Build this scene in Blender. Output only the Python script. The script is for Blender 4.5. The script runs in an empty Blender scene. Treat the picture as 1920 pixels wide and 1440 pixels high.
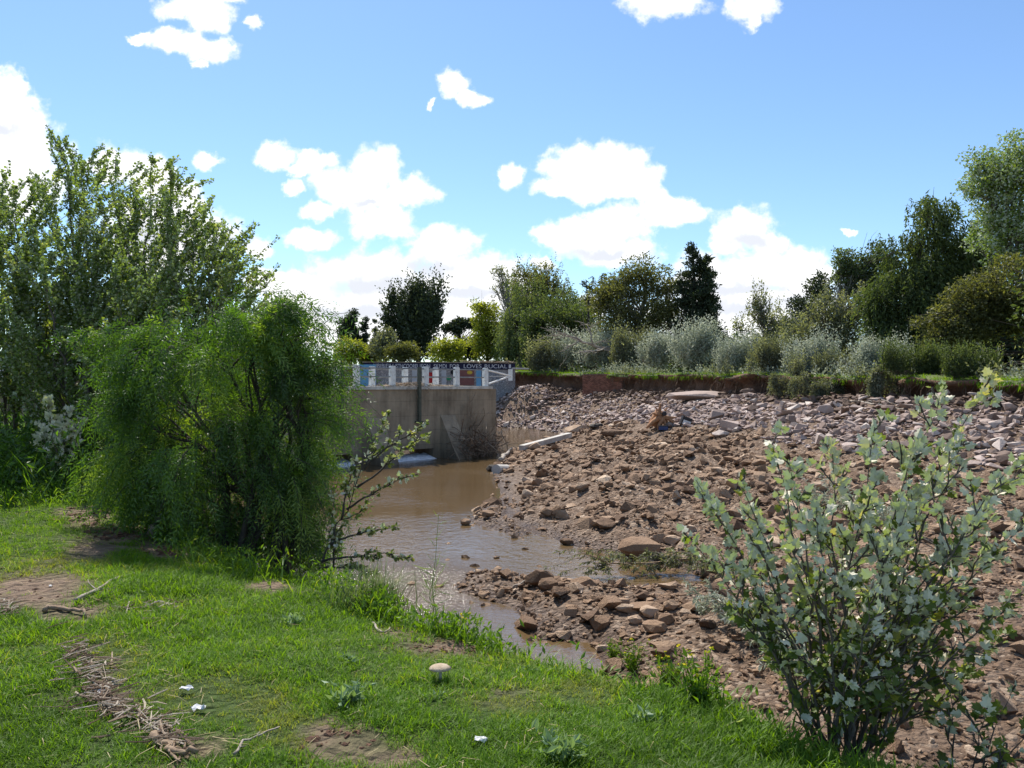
import bpy, bmesh, math, random
import numpy as np
from mathutils import Vector

C = bpy.context.scene.collection
SC = bpy.context.scene
F = 1442.0          # focal length of the photograph in its own pixels
EYE = 1.6
WATER = -1.9

# ------------------------------------------------------------------ camera
cam = bpy.data.cameras.new('camera')
cam.sensor_width = 36.0
cam.lens = 36.0 * F / 1920.0
cam.clip_start = 0.05
cam.clip_end = 3000
co = bpy.data.objects.new('camera', cam)
C.objects.link(co)
co.location = (0, 0, EYE)
co.rotation_euler = (math.radians(90.0), 0, 0)
SC.camera = co

# ------------------------------------------------------------------ sky, sun, exposure
SUN_AZ, SUN_EL = math.radians(-22), math.radians(55)
to_sun = Vector((math.sin(SUN_AZ) * math.cos(SUN_EL), math.cos(SUN_AZ) * math.cos(SUN_EL), math.sin(SUN_EL)))
sl = bpy.data.lights.new('sun', 'SUN')
sl.energy = 4.6
sl.angle = math.radians(0.53)
sl.color = (1.0, 0.95, 0.88)
so = bpy.data.objects.new('sun', sl)
C.objects.link(so)
so.rotation_euler = to_sun.to_track_quat('Z', 'Y').to_euler()
so.location = (-10, 20, 40)

SC.view_settings.view_transform = 'Standard'
SC.view_settings.look = 'None'
SC.view_settings.gamma = 1.0
SC.view_settings.use_curve_mapping = False
SC.view_settings.exposure = 0.66
SC.cycles.max_bounces = 7
SC.cycles.diffuse_bounces = 3
SC.cycles.glossy_bounces = 3
SC.cycles.transmission_bounces = 4
SC.cycles.transparent_max_bounces = 4
SC.cycles.sample_clamp_indirect = 6.0
SC.cycles.use_denoising = True

# clouds: puffs given as (u, v, ru, rv) read off the photograph, turned into sky directions
PUFFS = [
    (345, 15, 55, 24), (400, 32, 46, 28), (478, 44, 16, 14), (262, 70, 24, 12), (330, 76, 62, 22), (390, 95, 46, 26),
    (372, 122, 14, 9), (15, 170, 34, 44), (20, 240, 74, 70), (60, 300, 60, 60), (0, 330, 130, 90), (215, 310, 54, 40), (280, 330, 50, 40),
    (330, 380, 50, 50), (400, 440, 50, 40), (300, 440, 110, 90), (480, 466, 32, 20), (395, 298, 26, 16), (850, 162, 28, 26), (888, 188, 26, 13),
    (803, 195, 9, 8), (520, 292, 42, 24), (590, 304, 42, 20), (560, 318, 30, 12), (700, 318, 52, 44), (640, 348, 60, 34), (545, 354, 24, 16),
    (760, 362, 54, 30), (690, 372, 74, 30), (590, 398, 30, 17), (585, 448, 48, 18), (715, 420, 60, 26), (830, 462, 62, 40),
    (700, 510, 120, 46), (880, 520, 110, 46), (560, 560, 90, 50), (760, 570, 190, 66), (960, 560, 70, 60), (640, 600, 200, 60), (880, 610, 140, 60), (500, 530, 50, 26),
    (957, 333, 28, 24), (1080, 318, 66, 44), (1150, 312, 58, 44), (1200, 340, 48, 26), (1040, 356, 40, 18), (1110, 358, 80, 20),
    (1170, 420, 50, 40), (1110, 440, 80, 40), (1060, 440, 60, 26), (1150, 470, 92, 32), (1225, 365, 34, 26), (1240, 392, 44, 28), (1290, 398, 46, 24),
    (1395, 430, 56, 42), (1440, 456, 48, 24), (1360, 462, 36, 22), (1430, 510, 110, 42), (1360, 540, 110, 60), (1500, 520, 70, 46), (1380, 590, 170, 60), (1520, 560, 60, 50),
    (1020, 496, 28, 12), (1085, 580, 60, 26), (1240, -2, 78, 38), (1408, 6, 46, 40), (1412, 38, 16, 22), (1592, 433, 14, 6), (420, -6, 40, 20),
]
GREYS = [(10, 245, 44, 18), (430, 450, 50, 22), (800, 500, 80, 20), (690, 535, 110, 24), (880, 548, 80, 16), (700, 585, 170, 20), (1130, 474, 90, 14),
         (1405, 455, 60, 20), (1390, 540, 120, 16), (1400, 575, 130, 20), (1500, 565, 60, 18), (290, 440, 80, 30), (690, 385, 30, 10), (930, 600, 80, 22)]

world = bpy.data.worlds.new('World')
SC.world = world
world.use_nodes = True
nt = world.node_tree
nt.nodes.clear()
def wn(t, **kw):
    n = nt.nodes.new(t)
    for k, v in kw.items():
        setattr(n, k, v)
    return n
def wmath(op, a, b=None, c=None, clamp=False):
    n = wn('ShaderNodeMath', operation=op, use_clamp=clamp)
    for i, x in enumerate((a, b, c)):
        if x is None: continue
        if isinstance(x, (int, float)): n.inputs[i].default_value = x
        else: nt.links.new(x, n.inputs[i])
    return n.outputs[0]
def wmap(x, a, b, c=0.0, d=1.0, kind='SMOOTHSTEP'):
    n = wn('ShaderNodeMapRange', interpolation_type=kind)
    nt.links.new(x, n.inputs[0])
    for i, v in enumerate((a, b, c, d)): n.inputs[i + 1].default_value = v
    return n.outputs[0]
tc = wn('ShaderNodeTexCoord')
sky = wn('ShaderNodeTexSky', sky_type='NISHITA', sun_disc=False)
sky.sun_elevation = SUN_EL
sky.sun_rotation = SUN_AZ
sky.altitude = 100
sky.air_density = 1.0
sky.dust_density = 0.2
sky.ozone_density = 2.2
sep = wn('ShaderNodeSeparateXYZ')
nt.links.new(tc.outputs['Generated'], sep.inputs[0])
yy = wmath('MAXIMUM', sep.outputs[1], 0.03)
a_ = wmath('DIVIDE', sep.outputs[0], yy)
b_ = wmath('DIVIDE', sep.outputs[2], yy)
comb = wn('ShaderNodeCombineXYZ')
nt.links.new(a_, comb.inputs[0]); nt.links.new(b_, comb.inputs[1])
P0 = comb.outputs[0]
nz = wn('ShaderNodeTexNoise', noise_dimensions='3D')
nz.inputs['Scale'].default_value = 22; nz.inputs['Detail'].default_value = 7; nz.inputs['Roughness'].default_value = 0.62
nt.links.new(P0, nz.inputs['Vector'])
wsub = wn('ShaderNodeVectorMath', operation='SUBTRACT'); wsub.inputs[1].default_value = (0.5, 0.5, 0.5)
nt.links.new(nz.outputs['Color'], wsub.inputs[0])
wma = wn('ShaderNodeVectorMath', operation='MULTIPLY_ADD'); wma.inputs[1].default_value = (0.05, 0.04, 0)
nt.links.new(wsub.outputs[0], wma.inputs[0]); nt.links.new(P0, wma.inputs[2])
PW = wma.outputs[0]
def blobs(lst, smooth):
    cur = None
    for (u, v, ru, rv) in lst:
        a, b = (u - 960) / F, (720 - v) / F
        ra, rb = ru / F, rv / F
        m = wn('ShaderNodeVectorMath', operation='MULTIPLY_ADD')
        m.inputs[1].default_value = (1 / ra, 1 / rb, 0)
        m.inputs[2].default_value = (-a / ra, -b / rb, 0)
        nt.links.new(PW, m.inputs[0])
        l = wn('ShaderNodeVectorMath', operation='LENGTH')
        nt.links.new(m.outputs[0], l.inputs[0])
        d = l.outputs['Value']
        cur = d if cur is None else wmath('SMOOTH_MIN', cur, d, smooth)
    return cur
field = blobs(PUFFS, 0.25)
nz2 = wn('ShaderNodeTexNoise'); nz2.inputs['Scale'].default_value = 38; nz2.inputs['Detail'].default_value = 8; nz2.inputs['Roughness'].default_value = 0.6
nt.links.new(P0, nz2.inputs['Vector'])
vor = wn('ShaderNodeTexVoronoi', feature='SMOOTH_F1'); vor.inputs['Scale'].default_value = 46; vor.inputs['Smoothness'].default_value = 0.3
nt.links.new(PW, vor.inputs['Vector'])
f1 = wmath('MULTIPLY_ADD', nz2.outputs[0], 1.3, wmath('SUBTRACT', field, 0.78))
f1 = wmath('MULTIPLY_ADD', vor.outputs['Distance'], 0.35, f1)
dens = wmap(f1, .68, 1.32, 1.0, 0.0)
# the rest of the sky, outside the photograph, carries the same broken cumulus
dz = wmath('ADD', wmath('MAXIMUM', sep.outputs[2], 0.0), 0.12)
cb2 = wn('ShaderNodeCombineXYZ')
nt.links.new(wmath('DIVIDE', sep.outputs[0], dz), cb2.inputs[0]); nt.links.new(wmath('DIVIDE', sep.outputs[1], dz), cb2.inputs[1])
nz3 = wn('ShaderNodeTexNoise'); nz3.inputs['Scale'].default_value = 1.1; nz3.inputs['Detail'].default_value = 8; nz3.inputs['Roughness'].default_value = 0.55
nt.links.new(cb2.outputs[0], nz3.inputs['Vector'])
d3 = wmap(nz3.outputs[0], 0.56, 0.64)
out_m = wmap(wmath('MAXIMUM', wmath('MULTIPLY', wmath('ABSOLUTE', a_), 1 / 0.95), wmath('MULTIPLY', b_, 1 / 0.7)), 0.86, 1.1)
dens = wmath('MAXIMUM', dens, wmath('MULTIPLY', d3, out_m))
dens = wmath('MULTIPLY', dens, wmap(sep.outputs[2], -0.02, 0.0))
gfield = blobs(GREYS, 0.2)
gf = wmath('MULTIPLY_ADD', nz2.outputs[0], 1.2, wmath('SUBTRACT', gfield, 0.6))
grey = wmap(gf, 0.3, 1.3, 0.9, 0.0)
mixc = wn('ShaderNodeMix', data_type='RGBA')
mixc.inputs['A'].default_value = (1.0, 1.0, 1.0, 1)
mixc.inputs['B'].default_value = (0.60, 0.63, 0.70, 1)
crease = wmap(wmath('MULTIPLY_ADD', nz2.outputs[0], 1.0, vor.outputs['Distance']), .75, 1.15, 0.0, .16)
nt.links.new(wmath('MAXIMUM', grey, crease), mixc.inputs['Factor'])
bg1 = wn('ShaderNodeBackground'); bg1.inputs['Strength'].default_value = 0.104
hs = wn('ShaderNodeHueSaturation'); hs.inputs['Saturation'].default_value = 1.0
nt.links.new(sky.outputs[0], hs.inputs['Color'])
tint = wn('ShaderNodeMix', data_type='RGBA', blend_type='MULTIPLY')
tint.inputs['Factor'].default_value = 1.0
tint.inputs['B'].default_value = (.88, 1.0, 1.1, 1)
nt.links.new(hs.outputs[0], tint.inputs['A'])
nt.links.new(tint.outputs['Result'], bg1.inputs[0])
bg2 = wn('ShaderNodeBackground'); bg2.inputs['Strength'].default_value = 0.86
nt.links.new(mixc.outputs['Result'], bg2.inputs[0])
mxs = wn('ShaderNodeMixShader')
nt.links.new(dens, mxs.inputs[0]); nt.links.new(bg1.outputs[0], mxs.inputs[1]); nt.links.new(bg2.outputs[0], mxs.inputs[2])
wo = wn('ShaderNodeOutputWorld')
nt.links.new(mxs.outputs[0], wo.inputs[0])
world.cycles.sampling_method = 'MANUAL'
world.cycles.sample_map_resolution = 512

# ------------------------------------------------------------------ helpers
def nrm(a):
    return a / np.maximum(np.linalg.norm(a, axis=-1, keepdims=True), 1e-9)

def build(name, V, Q=None, T=None, mat=None, parent=None, tone=None, smooth=False, loc=None):
    """one mesh object out of arrays: V (n,3), Q quads, T triangles, tone = a value per vertex"""
    V = np.asarray(V, dtype=np.float32).reshape(-1, 3)
    me = bpy.data.meshes.new(name)
    me.vertices.add(len(V)); me.vertices.foreach_set('co', V.ravel())
    L, st, n = [], [], 0
    for A, k in ((Q, 4), (T, 3)):
        if A is None or len(A) == 0: continue
        A = np.asarray(A, dtype=np.int32).reshape(-1, k)
        L.append(A.ravel()); st.append(n + np.arange(len(A), dtype=np.int32) * k); n += A.size
    L = np.concatenate(L); st = np.concatenate(st)
    me.loops.add(len(L)); me.loops.foreach_set('vertex_index', L)
    me.polygons.add(len(st)); me.polygons.foreach_set('loop_start', st.astype(np.int32))
    me.polygons.foreach_set('use_smooth', np.full(len(st), bool(smooth)))
    if tone is not None:
        at = me.attributes.new('tone', 'FLOAT', 'POINT')
        at.data.foreach_set('value', np.asarray(tone, dtype=np.float32).ravel())
    me.update(calc_edges=True)
    if mat: me.materials.append(mat)
    o = bpy.data.objects.new(name, me)
    C.objects.link(o)
    if parent: o.parent = parent
    if loc is not None: o.location = loc
    return o

def tag(o, label=None, cat=None, group=None, kind=None):
    if label: o['label'] = label
    if cat: o['category'] = cat
    if group: o['group'] = group
    if kind: o['kind'] = kind
    return o

def thing(name, label, cat, loc=(0, 0, 0), group=None):
    o = bpy.data.objects.new(name, None)
    o.empty_display_size = 0.2
    C.objects.link(o); o.location = loc
    return tag(o, label, cat, group)

class MB:
    """collects pieces of one mesh"""
    def __init__(s): s.V, s.Q, s.T, s.tn, s.n = [], [], [], [], 0
    def add(s, V, Q=None, T=None, tone=0.5):
        V = np.asarray(V, float).reshape(-1, 3)
        if Q is not None and len(Q): s.Q.append(np.asarray(Q, int).reshape(-1, 4) + s.n)
        if T is not None and len(T): s.T.append(np.asarray(T, int).reshape(-1, 3) + s.n)
        s.V.append(V); s.tn.append(np.broadcast_to(np.asarray(tone, float), (len(V),)).copy()); s.n += len(V)
        return s
    def box(s, c, h, ux=(1, 0, 0), uy=(0, 1, 0), uz=(0, 0, 1), tone=0.5):
        c, ux, uy, uz = (np.asarray(x, float) for x in (c, ux, uy, uz))
        V = [c + h[0] * sx * ux + h[1] * sy * uy + h[2] * sz * uz for sz in (-1, 1) for sy in (-1, 1) for sx in (-1, 1)]
        return s.add(V, [(0, 2, 3, 1), (4, 5, 7, 6), (0, 1, 5, 4), (2, 6, 7, 3), (0, 4, 6, 2), (1, 3, 7, 5)], tone=tone)
    def tube(s, pts, rad, k=5, tone=0.5, cap=True):
        pts = np.asarray(pts, float); m = len(pts)
        rad = np.broadcast_to(np.asarray(rad, float), (m,))
        tg = nrm(np.gradient(pts, axis=0))
        ref = np.where(np.abs(tg[:, 2:3]) > 0.9, np.array([[1., 0, 0]]), np.array([[0, 0, 1.]]))
        a = nrm(np.cross(tg, ref)); b = np.cross(tg, a)
        th = np.arange(k) * 2 * math.pi / k
        V = pts[:, None] + rad[:, None, None] * (np.cos(th)[None, :, None] * a[:, None] + np.sin(th)[None, :, None] * b[:, None])
        i = np.arange(m - 1)[:, None] * k; j = np.arange(k)[None]; j2 = (j + 1) % k
        Q = np.stack([i + j, i + j2, i + k + j2, i + k + j], -1).reshape(-1, 4)
        T = None
        if cap:
            T = [(0, q + 1, q) for q in range(1, k - 1)] + [((m - 1) * k, (m - 1) * k + q, (m - 1) * k + q + 1) for q in range(1, k - 1)]
        return s.add(V.reshape(-1, 3), Q, T, tone=tone)
    def build(s, name, mat=None, parent=None, smooth=False, off=None):
        if not s.V: return None
        V = np.concatenate(s.V)
        if off is not None: V = V - np.asarray(off, float)
        return build(name, V, np.concatenate(s.Q) if s.Q else None, np.concatenate(s.T) if s.T else None, mat, parent, np.concatenate(s.tn), smooth)

def frames(A, rng, roll=None, up=None):
    """frames whose y axis is A; z the leaf normal"""
    A = nrm(np.asarray(A, float)); n = len(A)
    if up is None: r = rng.normal(size=(n, 3))
    else: r = np.asarray(up, float) + (roll or 0) * rng.normal(size=(n, 3))
    X = nrm(np.cross(A, r)); Z = np.cross(X, A)
    return np.stack([X, A, Z], axis=1)        # rows: X, Y, Z

def inst(tv, P, R, S):
    """template verts tv at points P with frames R and sizes S (n,) or (n,3)"""
    S = np.asarray(S, float)
    if S.ndim == 1: S = S[:, None].repeat(3, 1)
    loc = tv[None] * S[:, None, :]
    return (P[:, None] + np.einsum('nki,nij->nkj', loc, R)).reshape(-1, 3)

def rep(tf, n, k):
    return (tf[None] + (np.arange(n) * k)[:, None, None]).reshape(-1, tf.shape[1])

LEAF_V = np.array([(0, 0, 0), (.5, .45, .10), (0, 1, -.04), (-.5, .45, .10)], float)     # a folded leaf, unit long and wide
LEAF_Q = np.array([(0, 1, 2, 3)])
def add_leaves(mb, P, A, L, W, rng, tone=None, up=None, roll=None):
    n = len(P)
    if n == 0: return
    R = frames(A, rng, roll, up)
    S = np.stack([W, L, L], 1)
    if tone is None: tone = rng.random(n)
    mb.add(inst(LEAF_V, P, R, S), rep(LEAF_Q, n, 4), tone=np.repeat(tone, 4))

def vnoise(x, y, seed=0):
    x = np.asarray(x, float); y = np.asarray(y, float)
    xi, yi = np.floor(x), np.floor(y); fx, fy = x - xi, y - yi
    fx, fy = fx * fx * (3 - 2 * fx), fy * fy * (3 - 2 * fy)
    def h(i, j):
        s = np.sin(i * 127.1 + j * 311.7 + seed * 74.7) * 43758.5453
        return s - np.floor(s)
    return (h(xi, yi) * (1 - fx) + h(xi + 1, yi) * fx) * (1 - fy) + (h(xi, yi + 1) * (1 - fx) + h(xi + 1, yi + 1) * fx) * fy
def fbm(x, y, o=4, seed=0):
    v, a, t = 0, 1, 0
    for k in range(o):
        v = v + a * vnoise(x * 2 ** k, y * 2 ** k, seed + k); t += a; a *= 0.5
    return v / t - 0.5

def at(u, v, D):
    return np.array([(u - 960) / F * D, D, EYE - (v - 720) / F * D])
def onz(u, v, z):
    D = (EYE - z) * F / (v - 720.0)
    return np.array([(u - 960) / F * D, D])

def seg_dist(x, y, poly, closed=True):
    best = np.full(x.shape, 1e9)
    n = len(poly)
    for i in range(n if closed else n - 1):
        ax, ay = poly[i]; bx, by = poly[(i + 1) % n]
        dx, dy = bx - ax, by - ay
        t = np.clip(((x - ax) * dx + (y - ay) * dy) / (dx * dx + dy * dy + 1e-12), 0, 1)
        best = np.minimum(best, np.hypot(x - ax - t * dx, y - ay - t * dy))
    return best
def inside(x, y, poly):
    r = np.zeros(x.shape, bool); n = len(poly)
    for i in range(n):
        ax, ay = poly[i]; bx, by = poly[(i + 1) % n]
        if ay == by: continue
        c = ((ay > y) != (by > y)) & (x < (bx - ax) * (y - ay) / (by - ay) + ax)
        r ^= c
    return r
def sdp(x, y, poly):
    d = seg_dist(x, y, poly)
    return np.where(inside(x, y, poly), d, -d)

# ------------------------------------------------------------------ plan of the place
shore = [(880, 801), (932, 801), (1000, 802), (1090, 804), (1104, 809), (1060, 823), (975, 842), (945, 858), (925, 878), (922, 892), (934, 925), (945, 945), (965, 985),
         (1000, 998), (1040, 1012), (1100, 1032), (1150, 1044), (1190, 1052), (1240, 1062), (1310, 1078), (1330, 1100), (1200, 1108), (1110, 1106), (1050, 1098), (1000, 1090),
         (930, 1078), (880, 1074), (845, 1098), (860, 1112), (900, 1122), (960, 1142), (985, 1180), (1000, 1200), (1060, 1206), (1105, 1208), (1122, 1235), (1135, 1300)]
BAR = [tuple(onz(u, v, WATER)) for u, v in shore] + [(2.0, 5.6), (6, 4.0), (12, 2), (60, -4), (60, 90), (-20, 90), (-20, 66)]
ISLET = [tuple(onz(u, v, WATER)) for u, v in [(875, 978), (900, 950), (930, 940), (962, 958), (950, 972), (1005, 1000), (985, 1012), (930, 997)]]
_cr = [(1700, 1440), (1500, 1385), (1400, 1342), (1330, 1300), (1200, 1288), (1100, 1256), (1000, 1246), (900, 1218), (850, 1196), (760, 1168), (700, 1150), (640, 1115), (600, 1088), (540, 1070), (400, 1030), (330, 1000)]
CREST = [(-80, 75), (-16, 42), (-14, 31), (-11.5, 24), (-8.6, 18), (-7.2, 14.5), (-5.6, 11.6)] + [tuple(onz(u, v + 22, -.2)) for u, v in _cr[::-1]] + [(3, 3.0), (6, 2.0), (60, -6), (60, -40), (-80, -40)]
EDGE = np.array([(-90, 56, 3.4), (-30, 61, 3.3), (-12, 66, 3.1), (-2, 70.5, 2.8), (1.8, 68.5, 2.65), (6.2, 64, 2.49), (10.4, 52, 2.25), (12.8, 42, 2.07), (15.5, 33, 1.87), (17.4, 26, 1.74), (19.4, 20, 1.7), (24, 12, 1.6), (40, 2, 1.6)])
EDGE2 = [tuple(p[:2]) for p in EDGE]
BANKPOLY = EDGE2 + [(400, 2), (400, 500), (-400, 500), (-400, 56)]

def gz(x, y):
    """height of the ground"""
    x = np.asarray(x, float); y = np.asarray(y, float)
    sh = x.shape; x = x.ravel(); y = y.ravel()
    wob = fbm(x * 1.7, y * 1.7, 3, 5) * 0.5
    t = np.maximum(sdp(x, y, BAR), sdp(x, y, ISLET) * 0.8) + wob * np.clip(y / 15, .3, 1.2) * .45 - .06
    ti = np.maximum(t, 0)
    zb = WATER + np.where(t > 0, 0.22 * (1 - np.exp(-ti / 0.5)) + 1.15 * (1 - np.exp(-ti / 8.0)), -0.4 * np.minimum(-t, 2.2))
    zb = zb + fbm(x * 1.5 + 3, y * 1.5, 2, 15) * .30 * np.clip(ti / 1.5, 0, 1) * np.clip((y - 11) / 4, 0, 1) + fbm(x * .33, y * .33, 3, 14) * .75 * np.clip(ti / 2.5, 0, 1) * np.clip((y - 11) / 4, 0, 1) + (fbm(x * .8, y * .8, 4, 9) * .38) * np.clip(ti, 0, 1) + fbm(x * 3, y * 3, 3, 19) * .10 * np.clip(ti * 2, 0, 1)
    s = -sdp(x, y, BANKPOLY)                   # + on the river side of the far bank
    sl_ = .215 + .36 * np.clip((y - 42) / 9, 0, 1)
    zr = np.where(s < 0.5, 1.0, 1.0 - (s - 0.5) * sl_ - np.maximum(s - 7.5, 0) * .25) + fbm(x * .7, y * .7, 3, 3) * .3 + 1.55 * np.exp(-((x - .9) / 2.3) ** 2 - ((y - 65.3) / 2.2) ** 2)
    z = np.maximum(zb, zr)
    c = -sdp(x, y, CREST) + fbm(x * 1.3, y * 1.3, 3, 31) * .3  # + beyond the near crest
    zp = 0.0 + fbm(x * .35, y * .35, 3, 77) * .22 + fbm(x * 1.6, y * 1.6, 3, 78) * .06 - .16 * np.clip(1 + c / 1.2, 0, 1)
    zn = np.where(c < 0, zp, zp - np.where(c < .25, c * 1.4, .35 + (c - .25) * 0.85))
    return np.maximum(z, zn).reshape(sh)

def hit(u, v, dmax=90.0):
    """where the sight line through a photograph point meets the ground"""
    D = np.geomspace(1.5, dmax, 900)
    x = (u - 960) / F * D; z = EYE - (v - 720) / F * D
    g = gz(x, D)
    k = np.nonzero(z <= np.maximum(g, WATER))[0]
    i = k[0] if len(k) else len(D) - 1
    return np.array([x[i], D[i], max(g[i], WATER)])

# ------------------------------------------------------------------ materials
def mat_new(name):
    m = bpy.data.materials.new(name); m.use_nodes = True
    m.node_tree.nodes.clear()
    return m, m.node_tree
def N(nt, t, inp=None, **kw):
    n = nt.nodes.new(t)
    for k, v in kw.items(): setattr(n, k, v)
    for k, v in (inp or {}).items():
        if hasattr(v, 'is_linked') or isinstance(v, bpy.types.NodeSocket): nt.links.new(v, n.inputs[k])
        else: n.inputs[k].default_value = v
    return n
def rgba(c): return (*c, 1.0)
def ramp(nt, fac, stops):
    r = nt.nodes.new('ShaderNodeValToRGB')
    nt.links.new(fac, r.inputs[0])
    e = r.color_ramp.elements
    while len(e) > 1: e.remove(e[-1])
    e[0].position, e[0].color = stops[0][0], rgba(stops[0][1])
    for p, c in stops[1:]:
        q = e.new(p); q.color = rgba(c)
    return r.outputs[0]

def leaf_mat(name, a, b, back=None, trans=0.4, gloss=0.02, tint=(1.7, 1.7, .6), third=None):
    m, t = mat_new(name)
    at_ = N(t, 'ShaderNodeAttribute', attribute_name='tone')
    stops = [(0.0, a), (0.75, b)]
    if third: stops.append((1.0, third))
    fac_ = at_.outputs['Fac']
    if name == 'grass':
        ia = N(t, 'ShaderNodeAttribute', attribute_name='itone', attribute_type='INSTANCER')
        fac_ = N(t, 'ShaderNodeMath', {0: fac_, 1: ia.outputs['Fac']}, operation='ADD').outputs[0]
    col = ramp(t, fac_, stops)
    tcol = N(t, 'ShaderNodeMix', {'Factor': 1.0, 'A': col, 'B': rgba(tint)}, data_type='RGBA', blend_type='MULTIPLY')
    if back:
        geo = N(t, 'ShaderNodeNewGeometry')
        v = N(t, 'ShaderNodeMix', {'Factor': geo.outputs['Backfacing'], 'A': col, 'B': rgba(back)}, data_type='RGBA').outputs['Result']
    else: v = col
    d = N(t, 'ShaderNodeBsdfDiffuse', {'Color': v})
    tr = N(t, 'ShaderNodeBsdfTranslucent', {'Color': tcol.outputs['Result']})
    mx = N(t, 'ShaderNodeMixShader', {0: trans, 1: d.outputs[0], 2: tr.outputs[0]})
    gl = N(t, 'ShaderNodeBsdfGlossy', {'Color': (1, 1, 1, 1), 'Roughness': 0.5})
    m2 = N(t, 'ShaderNodeMixShader', {0: gloss, 1: mx.outputs[0], 2: gl.outputs[0]})
    o = N(t, 'ShaderNodeOutputMaterial', {0: m2.outputs[0]})
    return m

def plain_mat(name, stops, scale=8.0, rough=0.85, bump=0.3, bscale=None, detail=6, spec=0.3, objrand=False, attr=False, coord='Object', dist=0.02):
    m, t = mat_new(name)
    tcn = N(t, 'ShaderNodeTexCoord')
    vec = tcn.outputs[coord]
    n1 = N(t, 'ShaderNodeTexNoise', {'Vector': vec, 'Scale': scale, 'Detail': detail, 'Roughness': .6})
    fac = n1.outputs[0]
    if objrand or attr:
        src = N(t, 'ShaderNodeObjectInfo').outputs['Random'] if objrand else N(t, 'ShaderNodeAttribute', attribute_name='tone').outputs['Fac']
        a = N(t, 'ShaderNodeMath', {0: fac, 1: 0.5}, operation='SUBTRACT').outputs[0]
        fac = N(t, 'ShaderNodeMath', {0: a, 1: 0.55, 2: src}, operation='MULTIPLY_ADD').outputs[0]
    col = ramp(t, fac, stops)
    n2 = N(t, 'ShaderNodeTexNoise', {'Vector': vec, 'Scale': bscale or scale * 4, 'Detail': 8, 'Roughness': .65})
    bp = N(t, 'ShaderNodeBump', {'Strength': bump, 'Distance': dist, 'Height': n2.outputs[0]})
    p = N(t, 'ShaderNodeBsdfPrincipled', {'Base Color': col, 'Roughness': rough, 'Normal': bp.outputs[0], 'Specular IOR Level': spec})
    N(t, 'ShaderNodeOutputMaterial', {0: p.outputs[0]})
    return m

M = {}
M['bark'] = plain_mat('bark', [(.3, (.07, .055, .04)), (.7, (.17, .14, .11))], 9, bump=.6)
M['bark_pale'] = plain_mat('bark_pale', [(.3, (.16, .145, .12)), (.7, (.36, .34, .29))], 9, bump=.4)
M['bark_dark'] = plain_mat('bark_dark', [(.3, (.03, .025, .02)), (.7, (.08, .065, .05))], 9, bump=.5)
M['deadwood'] = plain_mat('deadwood', [(.3, (.20, .165, .13)), (.7, (.40, .35, .29))], 12, bump=.5)
M['driftwood'] = plain_mat('driftwood', [(.2, (.13, .08, .05)), (.55, (.28, .20, .13)), (.85, (.5, .42, .32))], 25, bump=.5, attr=True)
M['poplar_leaf'] = leaf_mat('poplar_leaf', (.08, .125, .03), (.175, .24, .055), back=(.60, .64, .50), trans=.45, third=(.30, .32, .09))
M['poplar_near'] = leaf_mat('poplar_near', (.05, .08, .014), (.11, .155, .028), back=(.90, .83, .64), trans=.38, tint=(2.7, 2.4, 1.1), third=(.2, .2, .04))
M['pepper_leaf'] = leaf_mat('pepper_leaf', (.045, .095, .014), (.095, .19, .024), trans=.48, third=(.21, .30, .05), tint=(1.55, 1.55, .4), gloss=.035)
M['willow_leaf'] = leaf_mat('willow_leaf', (.075, .10, .045), (.15, .19, .085), trans=.42, third=(.24, .26, .14))
M['willow_dark'] = leaf_mat('willow_dark', (.045, .065, .024), (.10, .135, .05), trans=.4, third=(.17, .2, .09))
M['tan_leaf'] = leaf_mat('tan_leaf', (.065, .07, .028), (.145, .15, .055), trans=.42, third=(.25, .24, .12))
M['yellow_leaf'] = leaf_mat('yellow_leaf', (.13, .16, .025), (.25, .27, .04), trans=.5, third=(.34, .33, .07))
M['dark_leaf'] = leaf_mat('dark_leaf', (.022, .034, .02), (.055, .072, .04), trans=.25, third=(.09, .105, .06))
M['grey_leaf'] = leaf_mat('grey_leaf', (.09, .10, .065), (.2, .21, .15), trans=.4, third=(.32, .33, .26))
M['silver_leaf'] = leaf_mat('silver_leaf', (.22, .25, .18), (.42, .45, .37), trans=.36, third=(.66, .67, .6), tint=(1.2, 1.2, .95))
M['grass'] = leaf_mat('grass', (.07, .14, .010), (.135, .255, .018), trans=.5, third=(.22, .25, .06), tint=(1.7, 1.6, .35), gloss=.012)
M['tussock'] = leaf_mat('tussock', (.08, .12, .05), (.17, .22, .10), trans=.4, third=(.3, .33, .2), tint=(1.3, 1.3, .7))
M['straw'] = leaf_mat('straw', (.22, .17, .08), (.4, .32, .17), trans=.2)
M['weed'] = leaf_mat('weed', (.07, .14, .015), (.13, .24, .02), trans=.48, third=(.25, .31, .04), tint=(1.7, 1.6, .4))
M['weed_pale'] = leaf_mat('weed_pale', (.14, .22, .10), (.25, .34, .2), trans=.3)
M['flower'] = leaf_mat('flower', (.7, .55, .02), (.8, .68, .03), trans=.3, tint=(1, 1, .6))
M['stone_bar'] = plain_mat('stone_bar', [(.1, (.14, .083, .048)), (.45, (.25, .155, .092)), (.78, (.34, .225, .14)), (1.0, (.58, .44, .31))], 6, bump=1.0, bscale=16, attr=True, dist=.06)
M['stone_bar_one'] = plain_mat('stone_bar_one', [(.1, (.14, .083, .048)), (.45, (.245, .152, .09)), (.78, (.325, .215, .133)), (1.0, (.47, .345, .24))], 2.5, bump=.9, bscale=9, objrand=True, dist=.06)
M['stone_rip'] = plain_mat('stone_rip', [(.1, (.13, .085, .06)), (.4, (.28, .20, .165)), (.7, (.40, .31, .265)), (1.0, (.58, .50, .43))], 3, bump=.5, bscale=14, attr=True, dist=.03)
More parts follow.
